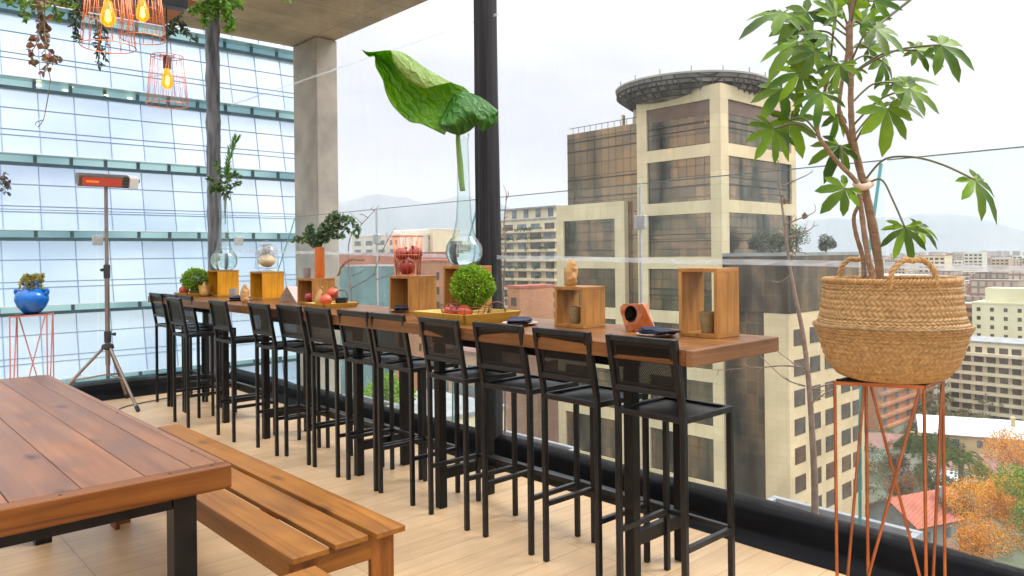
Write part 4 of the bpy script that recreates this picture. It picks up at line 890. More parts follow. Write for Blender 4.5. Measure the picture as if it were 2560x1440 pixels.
# copper faceted pot with a round opening
p = on(1588, 830, Z); t = thing('copper_pot', 'faceted copper pot tipped over, its round dark opening facing out', 'ornament', (p.x, p.y, Z))
dd = 3.56
def K(x, y, o=0): return at(x, y, dd + o)
fl = [K(1566, 829), K(1548, 770), K(1558, 760), K(1606, 760), K(1612, 768, .01), K(1584, 829.5)]
ctr, rr = (1577, 785), 21
hole = [K(ctr[0] + rr * .75 * cos(a_) , ctr[1] + rr * sin(a_), .0) for a_ in [2 * pi * i / 20 for i in range(20)]]
outer = []
for i in range(20):
    a_ = 2 * pi * i / 20; dx, dy = cos(a_), sin(a_); best = None
    poly = [(1566, 829), (1548, 770), (1556, 760), (1606, 760), (1613, 770), (1584, 829.5)]
    for j in range(6):
        (x1, y1), (x2, y2) = poly[j], poly[(j + 1) % 6]; ex, ey = x2 - x1, y2 - y1; den = dx * ey - dy * ex
        if abs(den) < 1e-9: continue
        s = ((x1 - ctr[0]) * ey - (y1 - ctr[1]) * ex) / den; u = ((x1 - ctr[0]) * dy - (y1 - ctr[1]) * dx) / den
        if s > 0 and -1e-6 <= u <= 1 + 1e-6 and (best is None or s < best): best = s
    outer.append(K(ctr[0] + dx * best, ctr[1] + dy * best))
mb = MB().add(hole + outer, [(i, (i + 1) % 20, 20 + (i + 1) % 20, 20 + i) for i in range(20)]); mb.build('front_facet', COPPERF, t, smooth=30)
mb = MB().add(hole + [h.lerp(K(1582, 788, .09), .35) + F * .07 for h in hole], [(i, 20 + i, 20 + (i + 1) % 20, (i + 1) % 20) for i in range(20)] + [tuple(range(20, 40))]); mb.build('opening', mat('pot_inside', (.05, .025, .02), rough=.6), t, smooth=60)
A_, B_, C_, D_ = K(1606.5, 760.5, .002), K(1584.5, 830, .002), K(1635, 820, .05), K(1618, 758.5, .08)
MB().add([K(1613, 770, .002), A_, B_, C_, D_, K(1600, 829, .12), K(1566, 829, .13), K(1556, 760, .13)], [(1, 2, 0), (0, 2, 3), (0, 3, 4), (1, 0, 4), (4, 3, 5), (4, 5, 6, 7), (1, 4, 7), (2, 5, 3), (2, 6, 5)]).build('side_facets', mat('copper_smooth', (.72, .25, .08), (.6, .18, .05), scale=30, rough=.42, metal=.55, bump=.5), t)
MB().bar(K(1613, 756, .075), K(1636.5, 819, .045), .006, .004).build('pale_edge', MARB, t)

# orange vase with eucalyptus
ov = V((b6[0] + .115, b6[2] + .10, 1.2535)); t = thing('cylinder_vase', 'tall orange cylinder vase standing on the crate', 'vase', ov)
hV = .245; MB().lathe([(0, 0), (.037, 0), (.039, .01), (.039, hV), (.034, hV), (.034, .03), (0, .03)], ov, 32).build('body', ORANGEV, t, smooth=40)
dE = (ov - EYE).dot(F); t = thing('eucalyptus_branches', 'grey green eucalyptus branches in the orange cylinder vase', 'branches', ov + UP * .2); mb, ms = MB(), MB()
br = [[(792, 615), (783, 590), (772, 575)], [(792, 615), (800, 585), (812, 560), (830, 540)], [(792, 615), (815, 580), (845, 555), (875, 550), (897, 575)], [(790, 615), (770, 600), (752, 600), (735, 598)], [(792, 615), (805, 590), (830, 575), (860, 570), (892, 590)],
      [(790, 615), (778, 585), (778, 562)], [(792, 615), (825, 580), (855, 545), (875, 550)], [(790, 615), (775, 595), (765, 575)], [(792, 615), (812, 600), (838, 588), (855, 592)], [(792, 615), (798, 590), (800, 572)], [(792, 614), (820, 575), (842, 545), (836, 536)], [(792, 614), (780, 600), (766, 592)], [(792, 614), (806, 596), (815, 590)]]
for path in br:
    dd0 = RND(-.1, .1); q = smooth_path([at(x, y, dE + dd0 * i / 2) for i, (x, y) in enumerate(path)], 9); q.insert(0, ov + UP * .1); ms.tube(q, .0022, 5)
    for p in q[3:]:
        for _ in range(4): d = rdir() + UP * .1; mb.leaf(p + rdir() * .012, d, rdir(), RND(.022, .042), RND(.02, .034), .12)
mb.build('leaves', EUCA, t); ms.build('stems', FPET, t, smooth=180)
t = thing('dry_grass_plume', 'arching dry grass plume behind the small yellow tray', 'dried plant', V((b6[1] - .03, b6[2] + .05, 1.2535)))
q = smooth_path([V((b6[1] - .02, b6[2] + .06, 1.256)), at(842, 690, dE + .1), at(852, 668, dE + .1), at(872, 652, dE + .1), at(905, 652, dE + .1)], 10); mb = MB().tube(q, .0015, 5)
for p in q[10:]:
    for _ in range(22): mb.leaf(p, (q[-1] - q[0]).normalized() + rdir() * .7, rdir(), RND(.012, .03), .0016, .05)
mb.build('plume', PLUME, t)

# glass vases
def gvase(label, c, r, hN, hT, rn, water):
    t = thing('glass_vase', label, 'vase', c)
    out = [(0, .0), (r * .55, 0), (r * .82, r * .18), (r * .97, r * .5), (r, r * .78), (r * .95, r * 1.08), (r * .75, r * 1.4), (r * .62, r * 1.52), (r * .6, r * 1.6), (r * .63, r * 1.66), (r * .56, r * 1.76), (r * .52, r * 1.95), (r * .42, r * 2.5), (rn * 1.15, hN), (rn, hT * .8), (rn * .9, hT * .93), (rn * 1.1, hT)]
    th = .004; inn = [(max(a - th, 0), h + (.006 if h < .01 else 0)) for a, h in out[1:]][::-1]; inn[-1] = (0, .006)
    MB().lathe(out + inn, c, 40).build('glass', VGLASS, t, smooth=180)
    wz = r * 1.3; wp = [(0, .0065)] + [(max(a - th - .0008, 0), max(h, .0068)) for a, h in out[1:] if h < wz] + [(r * .75, wz), (0, wz)]
    MB().lathe(wp, c, 36).build('water', WATER, t, smooth=60); return t
vc9 = V((C9.x, Yp(1162, C9.x), 1.3556)); gvase('big round bellied glass vase with long neck holding the giant leaf', vc9, .118, .42, .83, .037, True)
vc2 = V((C2.x - .01, Yp(561, C2.x - .01), 1.3036)); gvase('round bellied glass vase with long neck at the far end, holding fern sprigs', vc2, .125, .42, .74, .036, True)
# giant leaf
dL = (vc9 - EYE).dot(F); t = thing('giant_leaf', 'giant folded elephant ear leaf standing in the glass vase', 'leaf', vc9 + UP * .5)
def L2(p, o=0): return at(880 + p[0] / 3.6, 100 + p[1] / 3.6, dL + o)
def poly_s(pts, u):
    n = len(pts) - 1; k = u * n; i = min(int(k), n - 1); w = k - i; return (pts[i][0] * (1 - w) + pts[i + 1][0] * w, pts[i][1] * (1 - w) + pts[i + 1][1] * w)
def sm2(pts): return [(p.x, p.y) for p in smooth_path([V((a, b, 0)) for a, b in pts], 5)]
topA = sm2([(88, 88), (150, 108), (230, 102), (350, 95), (520, 152), (640, 240), (760, 312), (880, 376), (1000, 420), (1056, 465)])
lowA = sm2([(88, 90), (150, 152), (203, 150), (212, 240), (275, 360), (300, 460), (350, 570), (430, 662), (525, 738), (620, 755), (720, 800), (832, 855)])
def blend(top, low, bulge, o0, o1, nz, seed):
    def fn(u, v):
        a, b = poly_s(top, u), poly_s(low, u); p = (a[0] * (1 - v) + b[0] * v, a[1] * (1 - v) + b[1] * v)
        return L2(p, o0 * (1 - v) + o1 * v + bulge * sin(pi * v) * (.3 + .7 * sin(pi * min(1, u + .1))) + nz * mnoise.noise(V((u * 6, v * 4, seed))))
    return fn
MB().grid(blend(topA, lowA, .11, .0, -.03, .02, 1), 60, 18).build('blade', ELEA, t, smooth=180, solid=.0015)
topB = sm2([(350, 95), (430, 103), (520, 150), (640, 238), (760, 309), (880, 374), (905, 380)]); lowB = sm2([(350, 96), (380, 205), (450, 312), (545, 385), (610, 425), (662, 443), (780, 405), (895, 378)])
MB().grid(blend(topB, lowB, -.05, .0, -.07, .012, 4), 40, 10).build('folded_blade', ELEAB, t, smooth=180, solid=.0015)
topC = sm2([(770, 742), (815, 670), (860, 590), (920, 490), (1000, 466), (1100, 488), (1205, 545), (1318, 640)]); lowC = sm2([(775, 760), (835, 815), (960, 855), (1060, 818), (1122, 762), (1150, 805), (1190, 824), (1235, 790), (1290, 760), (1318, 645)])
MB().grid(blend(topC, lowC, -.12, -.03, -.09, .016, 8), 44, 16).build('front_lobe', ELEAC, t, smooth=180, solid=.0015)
q = smooth_path([L2((1000, 470), -.03), L2((978, 640), -.02), L2((955, 850), .0), L2((962, 1000), .0), L2((975, 1180), .0), L2((996, 1358), .0)], 6); MB().tube(q, [.01 + .007 * min(1, i / 18) for i in range(len(q))], 10).build('stalk', GREENSTEM, t, smooth=180)
MB().tube(smooth_path([L2((945, 860), .01), L2((985, 1050), .012), L2((1008, 1355), .008)], 5), .006, 8).build('stalk', GREENSTEM, t, smooth=180)
# fern sprigs
dF = (vc2 - EYE).dot(F); t = thing('fern_sprigs', 'leafy sprigs and one upright fern frond in the far glass vase', 'branches', vc2 + UP * .5); mb, ms = MB(), MB()
for path in ([(563, 560), (562, 500), (556, 460), (545, 425), (538, 405)], [(563, 560), (564, 490), (570, 455), (585, 435), (600, 440)], [(563, 560), (560, 490), (540, 460), (520, 448)], [(563, 560), (566, 480), (572, 440), (566, 425)], [(562, 540), (556, 480), (535, 470), (528, 480)], [(563, 560), (566, 500), (580, 470), (598, 455)]):
    q = smooth_path([at(x, y, dF + RND(-.06, .06)) for x, y in path], 7); ms.tube(q, .0028, 5)
    for p in q[8:]:
        for _ in range(3): mb.leaf(p, rdir() + UP * .2, rdir(), RND(.03, .055), RND(.018, .03), .15)
mb.build('leaves', FERN, t); ms.build('stems', FPET, t, smooth=180)
q = smooth_path([at(566, 450, dF), at(569, 420, dF), at(574, 390, dF), at(583, 365, dF), at(590, 350, dF)], 8); mb = MB().tube(q, .003, 5)
for i, p in enumerate(q[2:]):
    d = (q[min(i + 3, len(q) - 1)] - q[i]).normalized()
    for sgn in (-1, 1):
        for _ in range(2): mb.leaf(p, d * 1.1 + R * sgn * RND(.3, .7) + rdir() * .2, -F, RND(.06, .09), .008, .05)
mb.build('frond', VINEG, t)
# cloche
cc = V((C4.x, Yp(668, C4.x), 1.2986)); t = thing('glass_cloche', 'glass cloche dome with knob on a footed glass plate', 'cloche', cc)
MB().lathe([(0, 0), (.06, 0), (.062, .006), (.02, .014), (.02, .02), (.1, .026), (.115, .03), (.115, .034), (.0, .031)], cc, 36).build('foot_plate', CLOCHEG, t, smooth=50)
MB().lathe([(.098, .036), (.099, .1), (.097, .16), (.085, .205), (.06, .232), (.03, .244), (.012, .247), (.008, .256), (.014, .266), (.013, .276), (0, .281)], cc, 36).build('dome', CLOCHEG, t, smooth=180)
t = thing('cream_squash', 'round cream squash under the glass cloche', 'squash', cc + UP * .04); mb = MB(); icos(mb, cc + UP * .094 + R * .002, .068, 24, (1.08, 1.08, .86), .05, 2); mb.build('fruit', GOURD, t, smooth=180)
t = thing('dry_sprigs', 'dry grey sprigs piled over the squash inside the cloche', 'dried plant', cc + UP * .12); mb = MB()
for i in range(420):
    a = RND(0, 2 * pi); r = RND(.01, .078); p = cc + V((cos(a) * r, sin(a) * r, RND(.145, .225) - .6 * r * (r > .05)))
    mb.leaf(p, rdir(), rdir(), RND(.008, .022), RND(.004, .01), .2)
mb.build('sprigs', DRYFL, t)

# copper wire basket of pomegranates
def cage(mb, c, r0, r1, h, n, rw=.0017, mid=True, ring=.0024):
    mb.ring(c, r0, ring, 40, 6); mb.ring(c + UP * h, r1, ring, 40, 6)
    if mid: mb.ring(c + UP * h * .52, r0 + (r1 - r0) * .52, rw, 40, 5)
    for i in range(n):
        a, b = 2 * pi * i / n, 2 * pi * (i + .5) / n; p0 = c + V((cos(a) * r0, sin(a) * r0, 0)); p1 = c + V((cos(b) * r1, sin(b) * r1, h)); p2 = c + V((cos(a + 2 * pi / n) * r0, sin(a + 2 * pi / n) * r0, 0))
        mb.tube([p0, p1], rw, 5); mb.tube([p1, p2], rw, 5)
bc = V((C8.x - .015, Yp(1021, C8.x - .015), 1.2912)); t = thing('copper_basket', 'tall copper wire basket holding three pomegranates', 'wire basket', bc); mb = MB(); cage(mb, bc, .078, .105, .262, 14, .0023, True, .003)
for i in range(6): a = pi * i / 6; mb.tube([bc + V((cos(a), sin(a), 0)) * .078, bc - V((cos(a), sin(a), 0)) * .078], .0014, 4)
mb.build('cage', COPPER, t, smooth=180)
pom('red pomegranate at the bottom of the copper wire basket', bc.x - .012, bc.y, bc.z + .004, .055, POMR, 11)
pom('red pomegranate at the upper left in the copper wire basket', bc.x - .02, bc.y + .043, bc.z + .1, .046, POMR, 12)
pom('red pomegranate at the upper right in the copper wire basket', bc.x + .035, bc.y - .035, bc.z + .1, .05, POMR, 13)

# ------------------------------------------------------------------ pendant lamps
def pendant(label, px, py_bot, d, tilt=0):
    b = at(px, py_bot, d); c = V((b.x, b.y, b.z)); h = .245
    t = thing('pendant_lamp', label, 'pendant lamp', c, 0, 'copper cage pendant lamps'); mb = MB(); cage(mb, c, .1, .076, h, 15, .001, True, .0022); mb.ring(c + UP * h, .035, .0018, 24, 5)
    for i in range(5): a = 2 * pi * i / 5; e = V((cos(a), sin(a), 0)); mb.tube([c + UP * h + e * .02, c + UP * h + e * .076], .0016, 4)
    mb.build('cage', COPPER, t, smooth=180)
    MB().lathe([(.0, 0), (.019, 0), (.02, .055), (.014, .065), (.004, .07)], c + UP * (h - .062), 18).build('socket', mat('lamp_socket', (.1, .035, .02), rough=.4), t, smooth=40)
    prof = [(0, 0), (.012, .003), (.025, .016), (.029, .034), (.025, .058), (.016, .088), (.013, .104)]
    bl = MB().lathe(prof, c + UP * (h - .166), 20).build('bulb', AMBER, t, smooth=180)
    MB().lathe([(.002, .02), (.011, .026), (.0085, .06), (.003, .07)], c + UP * (h - .166), 10).build('filament', FILAMENT, bl, smooth=180)
    MB().tube([c + UP * (h + .005), V((c.x, c.y, 3.35))], .003, 6).build('cord', RUBBER, t)
pendant('large copper cage pendant lamp with amber bulb hanging nearest on the left', 271, 117, 3.02)
pendant('copper cage pendant lamp with amber bulb hanging just behind the nearest one', 357, 97, 3.55)
pendant('lowest and smallest looking copper cage pendant lamp, hanging on its long dark cord', 419, 262, 3.85)

# hanging timber with steel channel that the climbers hang from
pz0 = atY(465, 25, 3.9); Yb = 3.9; xa, xb = atY(60, 10, Yb).x, pz0.x
t = thing('hanging_beam', 'brown timber beam with black steel channel above the pendant lamps', 'beam', (xa, Yb, pz0.z))
MB().box(xa, Yb - .02, pz0.z + .045, xb + .05, Yb + .5, pz0.z + .12).build('timber', W_PERG, t, bevel=.004)
MB().box(xa + .2, Yb - .03, pz0.z, xb, Yb + .04, pz0.z + .0445).build('steel_channel', BLACK, t, bevel=.003)
def vine(label, paths, d, mt, leaf, n=3, name='hanging_vine', wide=.6, mtstem=FPET):
    t = thing(name, label, 'hanging plant', at(paths[0][0][0], paths[0][0][1], d)); mb, ms = MB(), MB()
    for path in paths:
        q = smooth_path([at(x, y, d + RND(-.06, .06)) for x, y in path], 7); ms.tube(q, .0018, 5)
        for p in q:
            for _ in range(n):
                if RND(0, 1) < .85: L = leaf * RND(.6, 1.25); mb.leaf(p, rdir() + UP * -.5, rdir(), L, L * wide * RND(.8, 1.2), .15)
    mb.build('leaves', mt, t); ms.build('stems', mtstem, t, smooth=180); return t
vine('reddish round leaved climber trailing low at the far left', [[(95, -10), (102, 40), (108, 80), (112, 120), (118, 165), (112, 180)], [(85, -10), (95, 30), (100, 60), (90, 110), (80, 130), (85, 160)], [(112, 100), (125, 140), (120, 150)], [(118, 120), (135, 150), (150, 140)], [(110, 0), (112, 50), (104, 75)], [(118, 40), (110, 70), (116, 110)]], 3.1, VINER, .03, 1, wide=.85)
vine('single thin trailing stem with a few brown leaves at the far left', [[(118, 165), (126, 200), (122, 230), (115, 270), (108, 300), (95, 318)], [(108, 300), (92, 305), (88, 312)]], 3.1, VINER, .028, 0, wide=.8)
vine('dense green foliage along the top edge at the far left', [[(20, -10), (25, 10)], [(55, -10), (62, 20), (60, 45)], [(60, -8), (90, 5), (130, 8)], [(130, -10), (140, 20), (142, 42)], [(140, -10), (165, 5), (190, 10)], [(30, -6), (60, 4), (100, 0)]], 3.3, VINEG, .032, 3, wide=.42)
vine('dark narrow leaved strand hanging left of the nearest lamp', [[(180, -10), (190, 20), (195, 50), (190, 80), (198, 98)], [(175, -5), (185, 25), (182, 60)], [(195, -5), (205, 15), (208, 30)], [(170, 0), (190, 10), (205, 40)]], 3.35, VINED, .03, 3, wide=.3)
vine('dark narrow leaved strand hanging behind the nearest lamp cage', [[(240, 40), (243, 80), (250, 120), (245, 160)], [(250, 40), (262, 90), (264, 150)], [(255, 60), (250, 100), (240, 130)]], 3.5, VINED, .03, 3, wide=.3)
vine('dark green strand hanging between the two rear lamps by the cord', [[(415, 30), (420, 60), (415, 90)], [(432, 20), (445, 50), (465, 75), (480, 98)], [(425, 30), (430, 60), (428, 80)], [(440, 25), (455, 55), (462, 80)], [(410, 40), (425, 50), (440, 70)]], 4.3, VINED, .035, 3, wide=.36)
vine('bright green leafy climber spilling over the far end of the beam', [[(470, 20), (500, 20), (520, 15), (545, 5)], [(475, 25), (495, 10), (530, -5)], [(515, 5), (512, 40), (508, 58)], [(540, -5), (560, 10), (575, 30), (578, 70)], [(555, -5), (575, 0), (600, 10)], [(520, -5), (540, 10), (530, 40)], [(565, 0), (570, 40), (575, 75)], [(545, 0), (560, 20), (566, 50)]], 5.2, VINEG, .048, 5, wide=.4)
vine('green leafy strand reaching in from above beside the right post', [[(650, -25), (690, -6), (728, -4)]], 5.2, VINEG, .035, 2, wide=.35)
vine('dark leaved plant sprig reaching in from the left edge above the blue vase', [[(-15, 430), (5, 445), (15, 452), (28, 470)], [(-10, 440), (10, 470), (14, 480)], [(5, 445), (12, 435)]], 4.2, mat('sprig_grey', (.06, .09, .08), (.11, .09, .13), scale=9, rough=.5, island=.4), .034, 1, wide=.55)

# ------------------------------------------------------------------ the city
GZ = -44.
CREAM = tiles('cream_cladding', (.74, .6, .375), (.68, .545, .335), (.54, .43, .265), 1.35, 1.8, .025, rough=.6, var=(.16, .22), bump=0)
TGLASS = tiles('tower_glass', (.33, .235, .155), (.2, .165, .13), (.04, .034, .03), 1.35, 1.35, .04, rough=.1, metal=.75, var=(.11, .35), bump=0, drift=((.1, .11, .105), (.62, .72, .7), (1.25, 1.1, .92)))  # drift colours imitate reflected sky and dark buildings opposite
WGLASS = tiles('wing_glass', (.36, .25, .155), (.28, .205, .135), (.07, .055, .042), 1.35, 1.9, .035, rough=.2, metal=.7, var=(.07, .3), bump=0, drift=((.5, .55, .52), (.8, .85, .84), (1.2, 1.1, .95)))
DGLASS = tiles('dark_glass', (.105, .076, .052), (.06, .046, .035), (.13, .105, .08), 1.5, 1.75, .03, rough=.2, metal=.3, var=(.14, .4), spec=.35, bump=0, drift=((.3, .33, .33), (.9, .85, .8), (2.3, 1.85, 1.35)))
LOUV = tiles('louvre', (.24, .15, .105), (.2, .125, .09), (.08, .055, .04), 2.7, .16, .02, rough=.7, var=(.3, .25), bump=0)
BEIGE = tiles('beige_stone', (.76, .58, .36), (.7, .53, .32), (.6, .455, .27), 1.3, .85, .016, rough=.7, var=(.13, .24), bump=0)
DWIN = mat('dark_window', (.11, .075, .058), (.05, .042, .04), scale=.5, rough=.12, spec=.6)
BWIN = mat('blue_window', (.2, .25, .27), (.09, .1, .11), scale=.35, rough=.12, spec=.6)
PADM = tiles('helipad_ribs', (.12, .1, .085), (.26, .225, .2), (.035, .03, .028), 1.1, .55, .06, rough=.8, var=(.5, .4), bump=0, offset=.5)
WALLW = mat('white_render', (.72, .68, .58), (.62, .58, .49), scale=.15, rough=.85)
WALLY = mat('pale_yellow_render', (.76, .72, .5), (.68, .64, .43), scale=.15, rough=.85)
WALLC = mat('cream_render', (.74, .63, .43), (.64, .54, .37), scale=.2, rough=.85)
WALLT = mat('tan_render', (.56, .42, .28), (.48, .36, .24), scale=.2, rough=.85)
BRICKO = tiles('orange_brick', (.56, .25, .12), (.48, .2, .095), (.4, .24, .16), 1.2, .32, .02, rough=.85, var=(.15, .25), bump=0, offset=.5)
BRICKP = tiles('pink_brick', (.56, .33, .22), (.5, .28, .185), (.42, .28, .2), 1.2, .32, .02, rough=.85, var=(.2, .2), bump=0, offset=.5)
ROOFR = tiles('red_tiles', (.56, .16, .09), (.46, .12, .07), (.28, .08, .05), .6, .45, .04, rough=.8, vec='xy', var=(.3, .3), bump=0)
ROOFB = mat('brown_roof', (.32, .16, .13), (.24, .12, .1), scale=.4, rough=.85)
ROOFW = mat('white_roof', (.82, .83, .84), (.7, .72, .74), scale=.3, rough=.6)
ROOFG = mat('grey_roof', (.35, .35, .34), (.25, .25, .25), scale=.4, rough=.85)
TEALG = tiles('teal_glazing', (.16, .3, .32), (.2, .36, .38), (.3, .4, .4), 2.2, 3., .06, rough=.25, metal=.3, var=(.1, .3), bump=0)
GREENS = mat('balcony_green', (.1, .15, .05), (.05, .085, .03), scale=.8, rough=.9, island=.4)

def rat(px): r = ray(px, 640); return r.y / r.x
# tower with helipad
TX, TYa, TYb, TXb = 83.4, 52.2, 65.4, 102.8
tw = thing('office_tower', 'beige office tower with bands of brown glass and a round helipad on its roof', 'tower', (93, 59, GZ)); ins = .3
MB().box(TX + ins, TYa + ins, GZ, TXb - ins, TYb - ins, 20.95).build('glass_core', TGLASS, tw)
rows = [(20.9 - 7.2 * k, 15.3 - 7.2 * k) for k in range(9)]
MB().box(TX, TYa, 20.9, TXb, TYb, 22.7).build('parapet', CREAM, tw)
for k in range(8): MB().box(TX, TYa, rows[k + 1][0], TXb, TYb, rows[k][1]).build('spandrel', CREAM, tw)
for (xa, xb, ya, yb) in ((TX - .004, TX + 1.75, TYa - .004, TYa + 1.56), (TX - .004, TX + 1.75, TYb - 1.7, TYb + .004), (TXb - 1.3, TXb + .004, TYa - .004, TYa + 1.5), (TXb - 1.3, TXb + .004, TYb - 1.5, TYb + .004)):
    MB().box(xa, ya, GZ, xb, yb, 22.705).build('corner_pier', CREAM, tw)
MB().box(TX + .22, TYa + 1.57, 19.1, TX + .28, TYb - 1.71, 20.899).build('louvre', LOUV, tw); MB().box(TX + 1.76, TYa + .22, 19.1, TXb - 1.31, TYa + .28, 20.899).build('louvre', LOUV, tw)
DLINE = mat('dark_line', (.03, .028, .027), rough=.5)
for k in range(5):
    for zz in (rows[k][0] - 2.6, rows[k][0] - 3.5):
        mb = MB().box(TX + .2, TYa + 1.57, zz - .1, TX + .296, TYb - 1.71, zz); mb.box(TX + 1.76, TYa + .2, zz - .1, TXb - 1.31, TYa + .296, zz); mb.build('window_rail', DLINE, tw)
HC = at(1729, 226, 106); rp = 189 / f_ * 106
hz = HC.z
MB().lathe([(0, hz + .35), (rp * .97, hz + .38), (rp, hz + .3), (rp, hz + .06)], (HC.x, HC.y, 0), 72).build('helipad_deck', mat('pad_edge', (.42, .39, .34), (.34, .31, .27), scale=.6, rough=.8), tw, smooth=30)
MB().lathe([(rp * .995, hz + .05), (rp * .985, hz - .5), (rp * .965, hz - .55), (rp * .955, hz - 1.0), (rp * .9, hz - 1.1), (rp * .88, hz - 1.6), (rp * .8, hz - 1.75), (rp * .76, hz - 2.2), (rp * .6, hz - 2.7), (rp * .42, hz - 3.1), (rp * .4, 20)], (HC.x, HC.y, 0), 72).build('helipad_underside', PADM, tw, smooth=60)
mb = MB()
for i in range(44):
    a = 2 * pi * i / 44; e = V((cos(a), sin(a), 0)); c = V((HC.x, HC.y, 0)); mb.bar(c + e * rp * .985 + UP * (hz - .75), c + e * rp * .8 + UP * (hz - 2.15), .16, .3)
mb.build('helipad_brackets', mat('bracket', (.1, .085, .075), rough=.8), tw)
mb = MB()
for i in range(16): a = 2 * pi * i / 16 + .2; mb.tube([V((HC.x + rp * .97 * cos(a), HC.y + rp * .97 * sin(a), hz + .3)), V((HC.x + rp * .97 * cos(a), HC.y + rp * .97 * sin(a), hz + 1.0))], .05, 5)
mb.build('edge_lamps', DLINE, tw)
MB().box(86, TYb + .01, 15, 96, TYb + 2.6, 22.2).build('stair_block', CREAM, tw)
mb = MB().box(86.5, TYb + 2.62, 19.2, 90, TYb + 5.2, 19.5); mb.box(86.5, TYb + 4.9, 19.51, 87, TYb + 5.2, 21.6); [mb.bar((88 + k * .5, TYb + 2.7, 19.6 + k * .5), (88 + k * .5, TYb + 4, 19.6 + k * .5), .3) for k in range(4)]; mb.build('roof_platform', WALLC, tw)
# wing and lower block of the same complex
wg = thing('office_wing', 'lower brown glass office wing left of the helipad tower', 'office building', (93, 72, GZ))
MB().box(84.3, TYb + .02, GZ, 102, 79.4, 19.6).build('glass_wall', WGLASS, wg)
for zz in (18.3, 16.9, 12.6, 11.2, 9.9, 5.5, 4.1): MB().box(84.22, TYb + .03, zz - .14, 84.29, 79.38, zz).build('window_rail', DLINE, wg)
mb = MB(); mb.tube([V((84.6, TYb + .3, 20.5)), V((84.6, 79.2, 20.5))], .05, 5); [mb.tube([V((84.6, TYb + .4 + k * 1.15, 19.6)), V((84.6, TYb + .4 + k * 1.15, 20.5))], .04, 4) for k in range(12)]; mb.build('roof_railing', DLINE, wg)
lb = thing('office_block', 'beige framed lower office block at the foot of the brown glass wing', 'office building', (80, 74, GZ)); xa, xb, ya, yb = 83.3, 84.2, 67.7, 80.96
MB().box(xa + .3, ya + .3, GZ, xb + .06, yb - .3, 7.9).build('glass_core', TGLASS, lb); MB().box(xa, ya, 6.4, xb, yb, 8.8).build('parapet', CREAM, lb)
for k in range(2, 8): MB().box(xa, ya, rows[k + 1][0], xb, yb, rows[k][1]).build('spandrel', CREAM, lb)
MB().box(xa - .004, ya - .004, GZ, xb + .004, ya + 1.75, 8.804).build('corner_pier', CREAM, lb); MB().box(xa - .004, yb - 1.5, GZ, xb + .004, yb + .004, 8.804).build('corner_pier', CREAM, lb)
# beige block with dark glass top
bb = thing('office_block', 'beige stone office block with square dark windows below a black glass top storey', 'office building', (92, 47, GZ)); x0, x1, y0, y1 = 83.45, 103.8, 43.5, 52.15
MB().box(x0, y0, GZ, x1, 46.65, -5.88).build('stone_wall', BEIGE, bb); MB().box(x0 + .3, 46.66, GZ, x1, y1, -5.88).build('glass_wall', DGLASS, bb)
MB().box(x0 - .05, y0 - .05, -5.86, x1 - 1.2, y1, .9).build('black_top', DGLASS, bb); MB().box(x0 - .1, y0 - .1, .9, x1 - 1.1, y1, 1.3).build('roof_edge', ROOFG, bb)
w0 = None
for zt_, zb_ in ((-7.8, -9.75), (-11.4, -13.35), (-15., -16.95), (-18.4, -20.4), (-21.8, -23.7), (-25.2, -27.2), (-28.7, -30.7)):
    for xa, xb in ((84.6, 87.2), (88.6, 91.2), (92.5, 95.15), (97., 99.2), (100.3, 102.8)):
        if w0 is None: w0 = MB().box(xa, y0 - .05, zb_, xb, y0 - .004, zt_).build('window', DWIN, bb); wz = zt_; wx = xa
        else: q = w0.copy(); COL.objects.link(q); q.parent = bb; q.location = (xa - wx, 0, zt_ - wz)

# trees
def crown(mb, c, rad, n, L, seed, blobs=9, sq=.8):
    c = V(c); bs = [(c + V((RND(-.6, .6) * rad, RND(-.6, .6) * rad, RND(-.55, .6) * rad * sq)), rad * RND(.35, .62)) for _ in range(blobs)]
    for i in range(n):
        b, r = random.choice(bs); d = rdir(); k = RND(.3, 1) ** .45 * (1 + .25 * mnoise.noise(d * 2 + b)); p = b + V((d.x, d.y, d.z * sq)) * r * k
        mb.quad(p, rdir() + d * .4, rdir(), L * RND(.6, 1.5), L * RND(.4, .9))
    return bs
def tree(label, px, py, d, rad, c1, c2, n=2600, L=.5, base=None, seed=1, sq=.85, name='tree', group=None):
    c = at(px, py, d); z0 = GZ if base is None else base; t = thing(name, label, 'tree', (c.x, c.y, z0), 0, group); mb = MB(); n, L = (int(n * 2.4), L * .62) if d > 80 else (n, L)
    bs = crown(mb, c, rad, n, L, seed, sq=sq); mb.build('crown', mat('crown_leaf', c1, c2, scale=.6, rough=.6, island=.45, trans=.3), t)
    mb = MB(); b = V((c.x, c.y, z0)); r0 = max(.12, rad * .06); top = c + UP * -rad * .3
    mb.tube(smooth_path([b, b.lerp(top, .5) + V((RND(-.3, .3), RND(-.3, .3), 0)), top], 4), [r0 * (1 - .05 * i) for i in range(9)], 8)
    for q, r in bs[:7]: mb.tube([top, top.lerp(q, .5) + UP * -.05 * rad, q], [r0 * .5, r0 * .3, r0 * .12], 6)
    mb.build('trunk', TWIG, t, smooth=180); return t
tree('big golden orange autumn tree at the lower right below the basket', 2470, 1250, 100, 6.0, (.85, .43, .03), (.66, .28, .015), 6500, .4)
tree('orange autumn tree at the right edge behind the big golden one', 2545, 1150, 128, 5.2, (.8, .38, .06), (.62, .25, .035), 2600, .45)
tree('golden orange autumn tree at the bottom, just over the black vinyl roll', 2440, 1360, 92, 4.0, (.85, .4, .03), (.6, .24, .02), 2200, .4)
tree('leafy green tree at the lower right edge, in front of the autumn tree', 2592, 1265, 86, 4.6, (.26, .4, .03), (.12, .2, .015), 4200, .4)
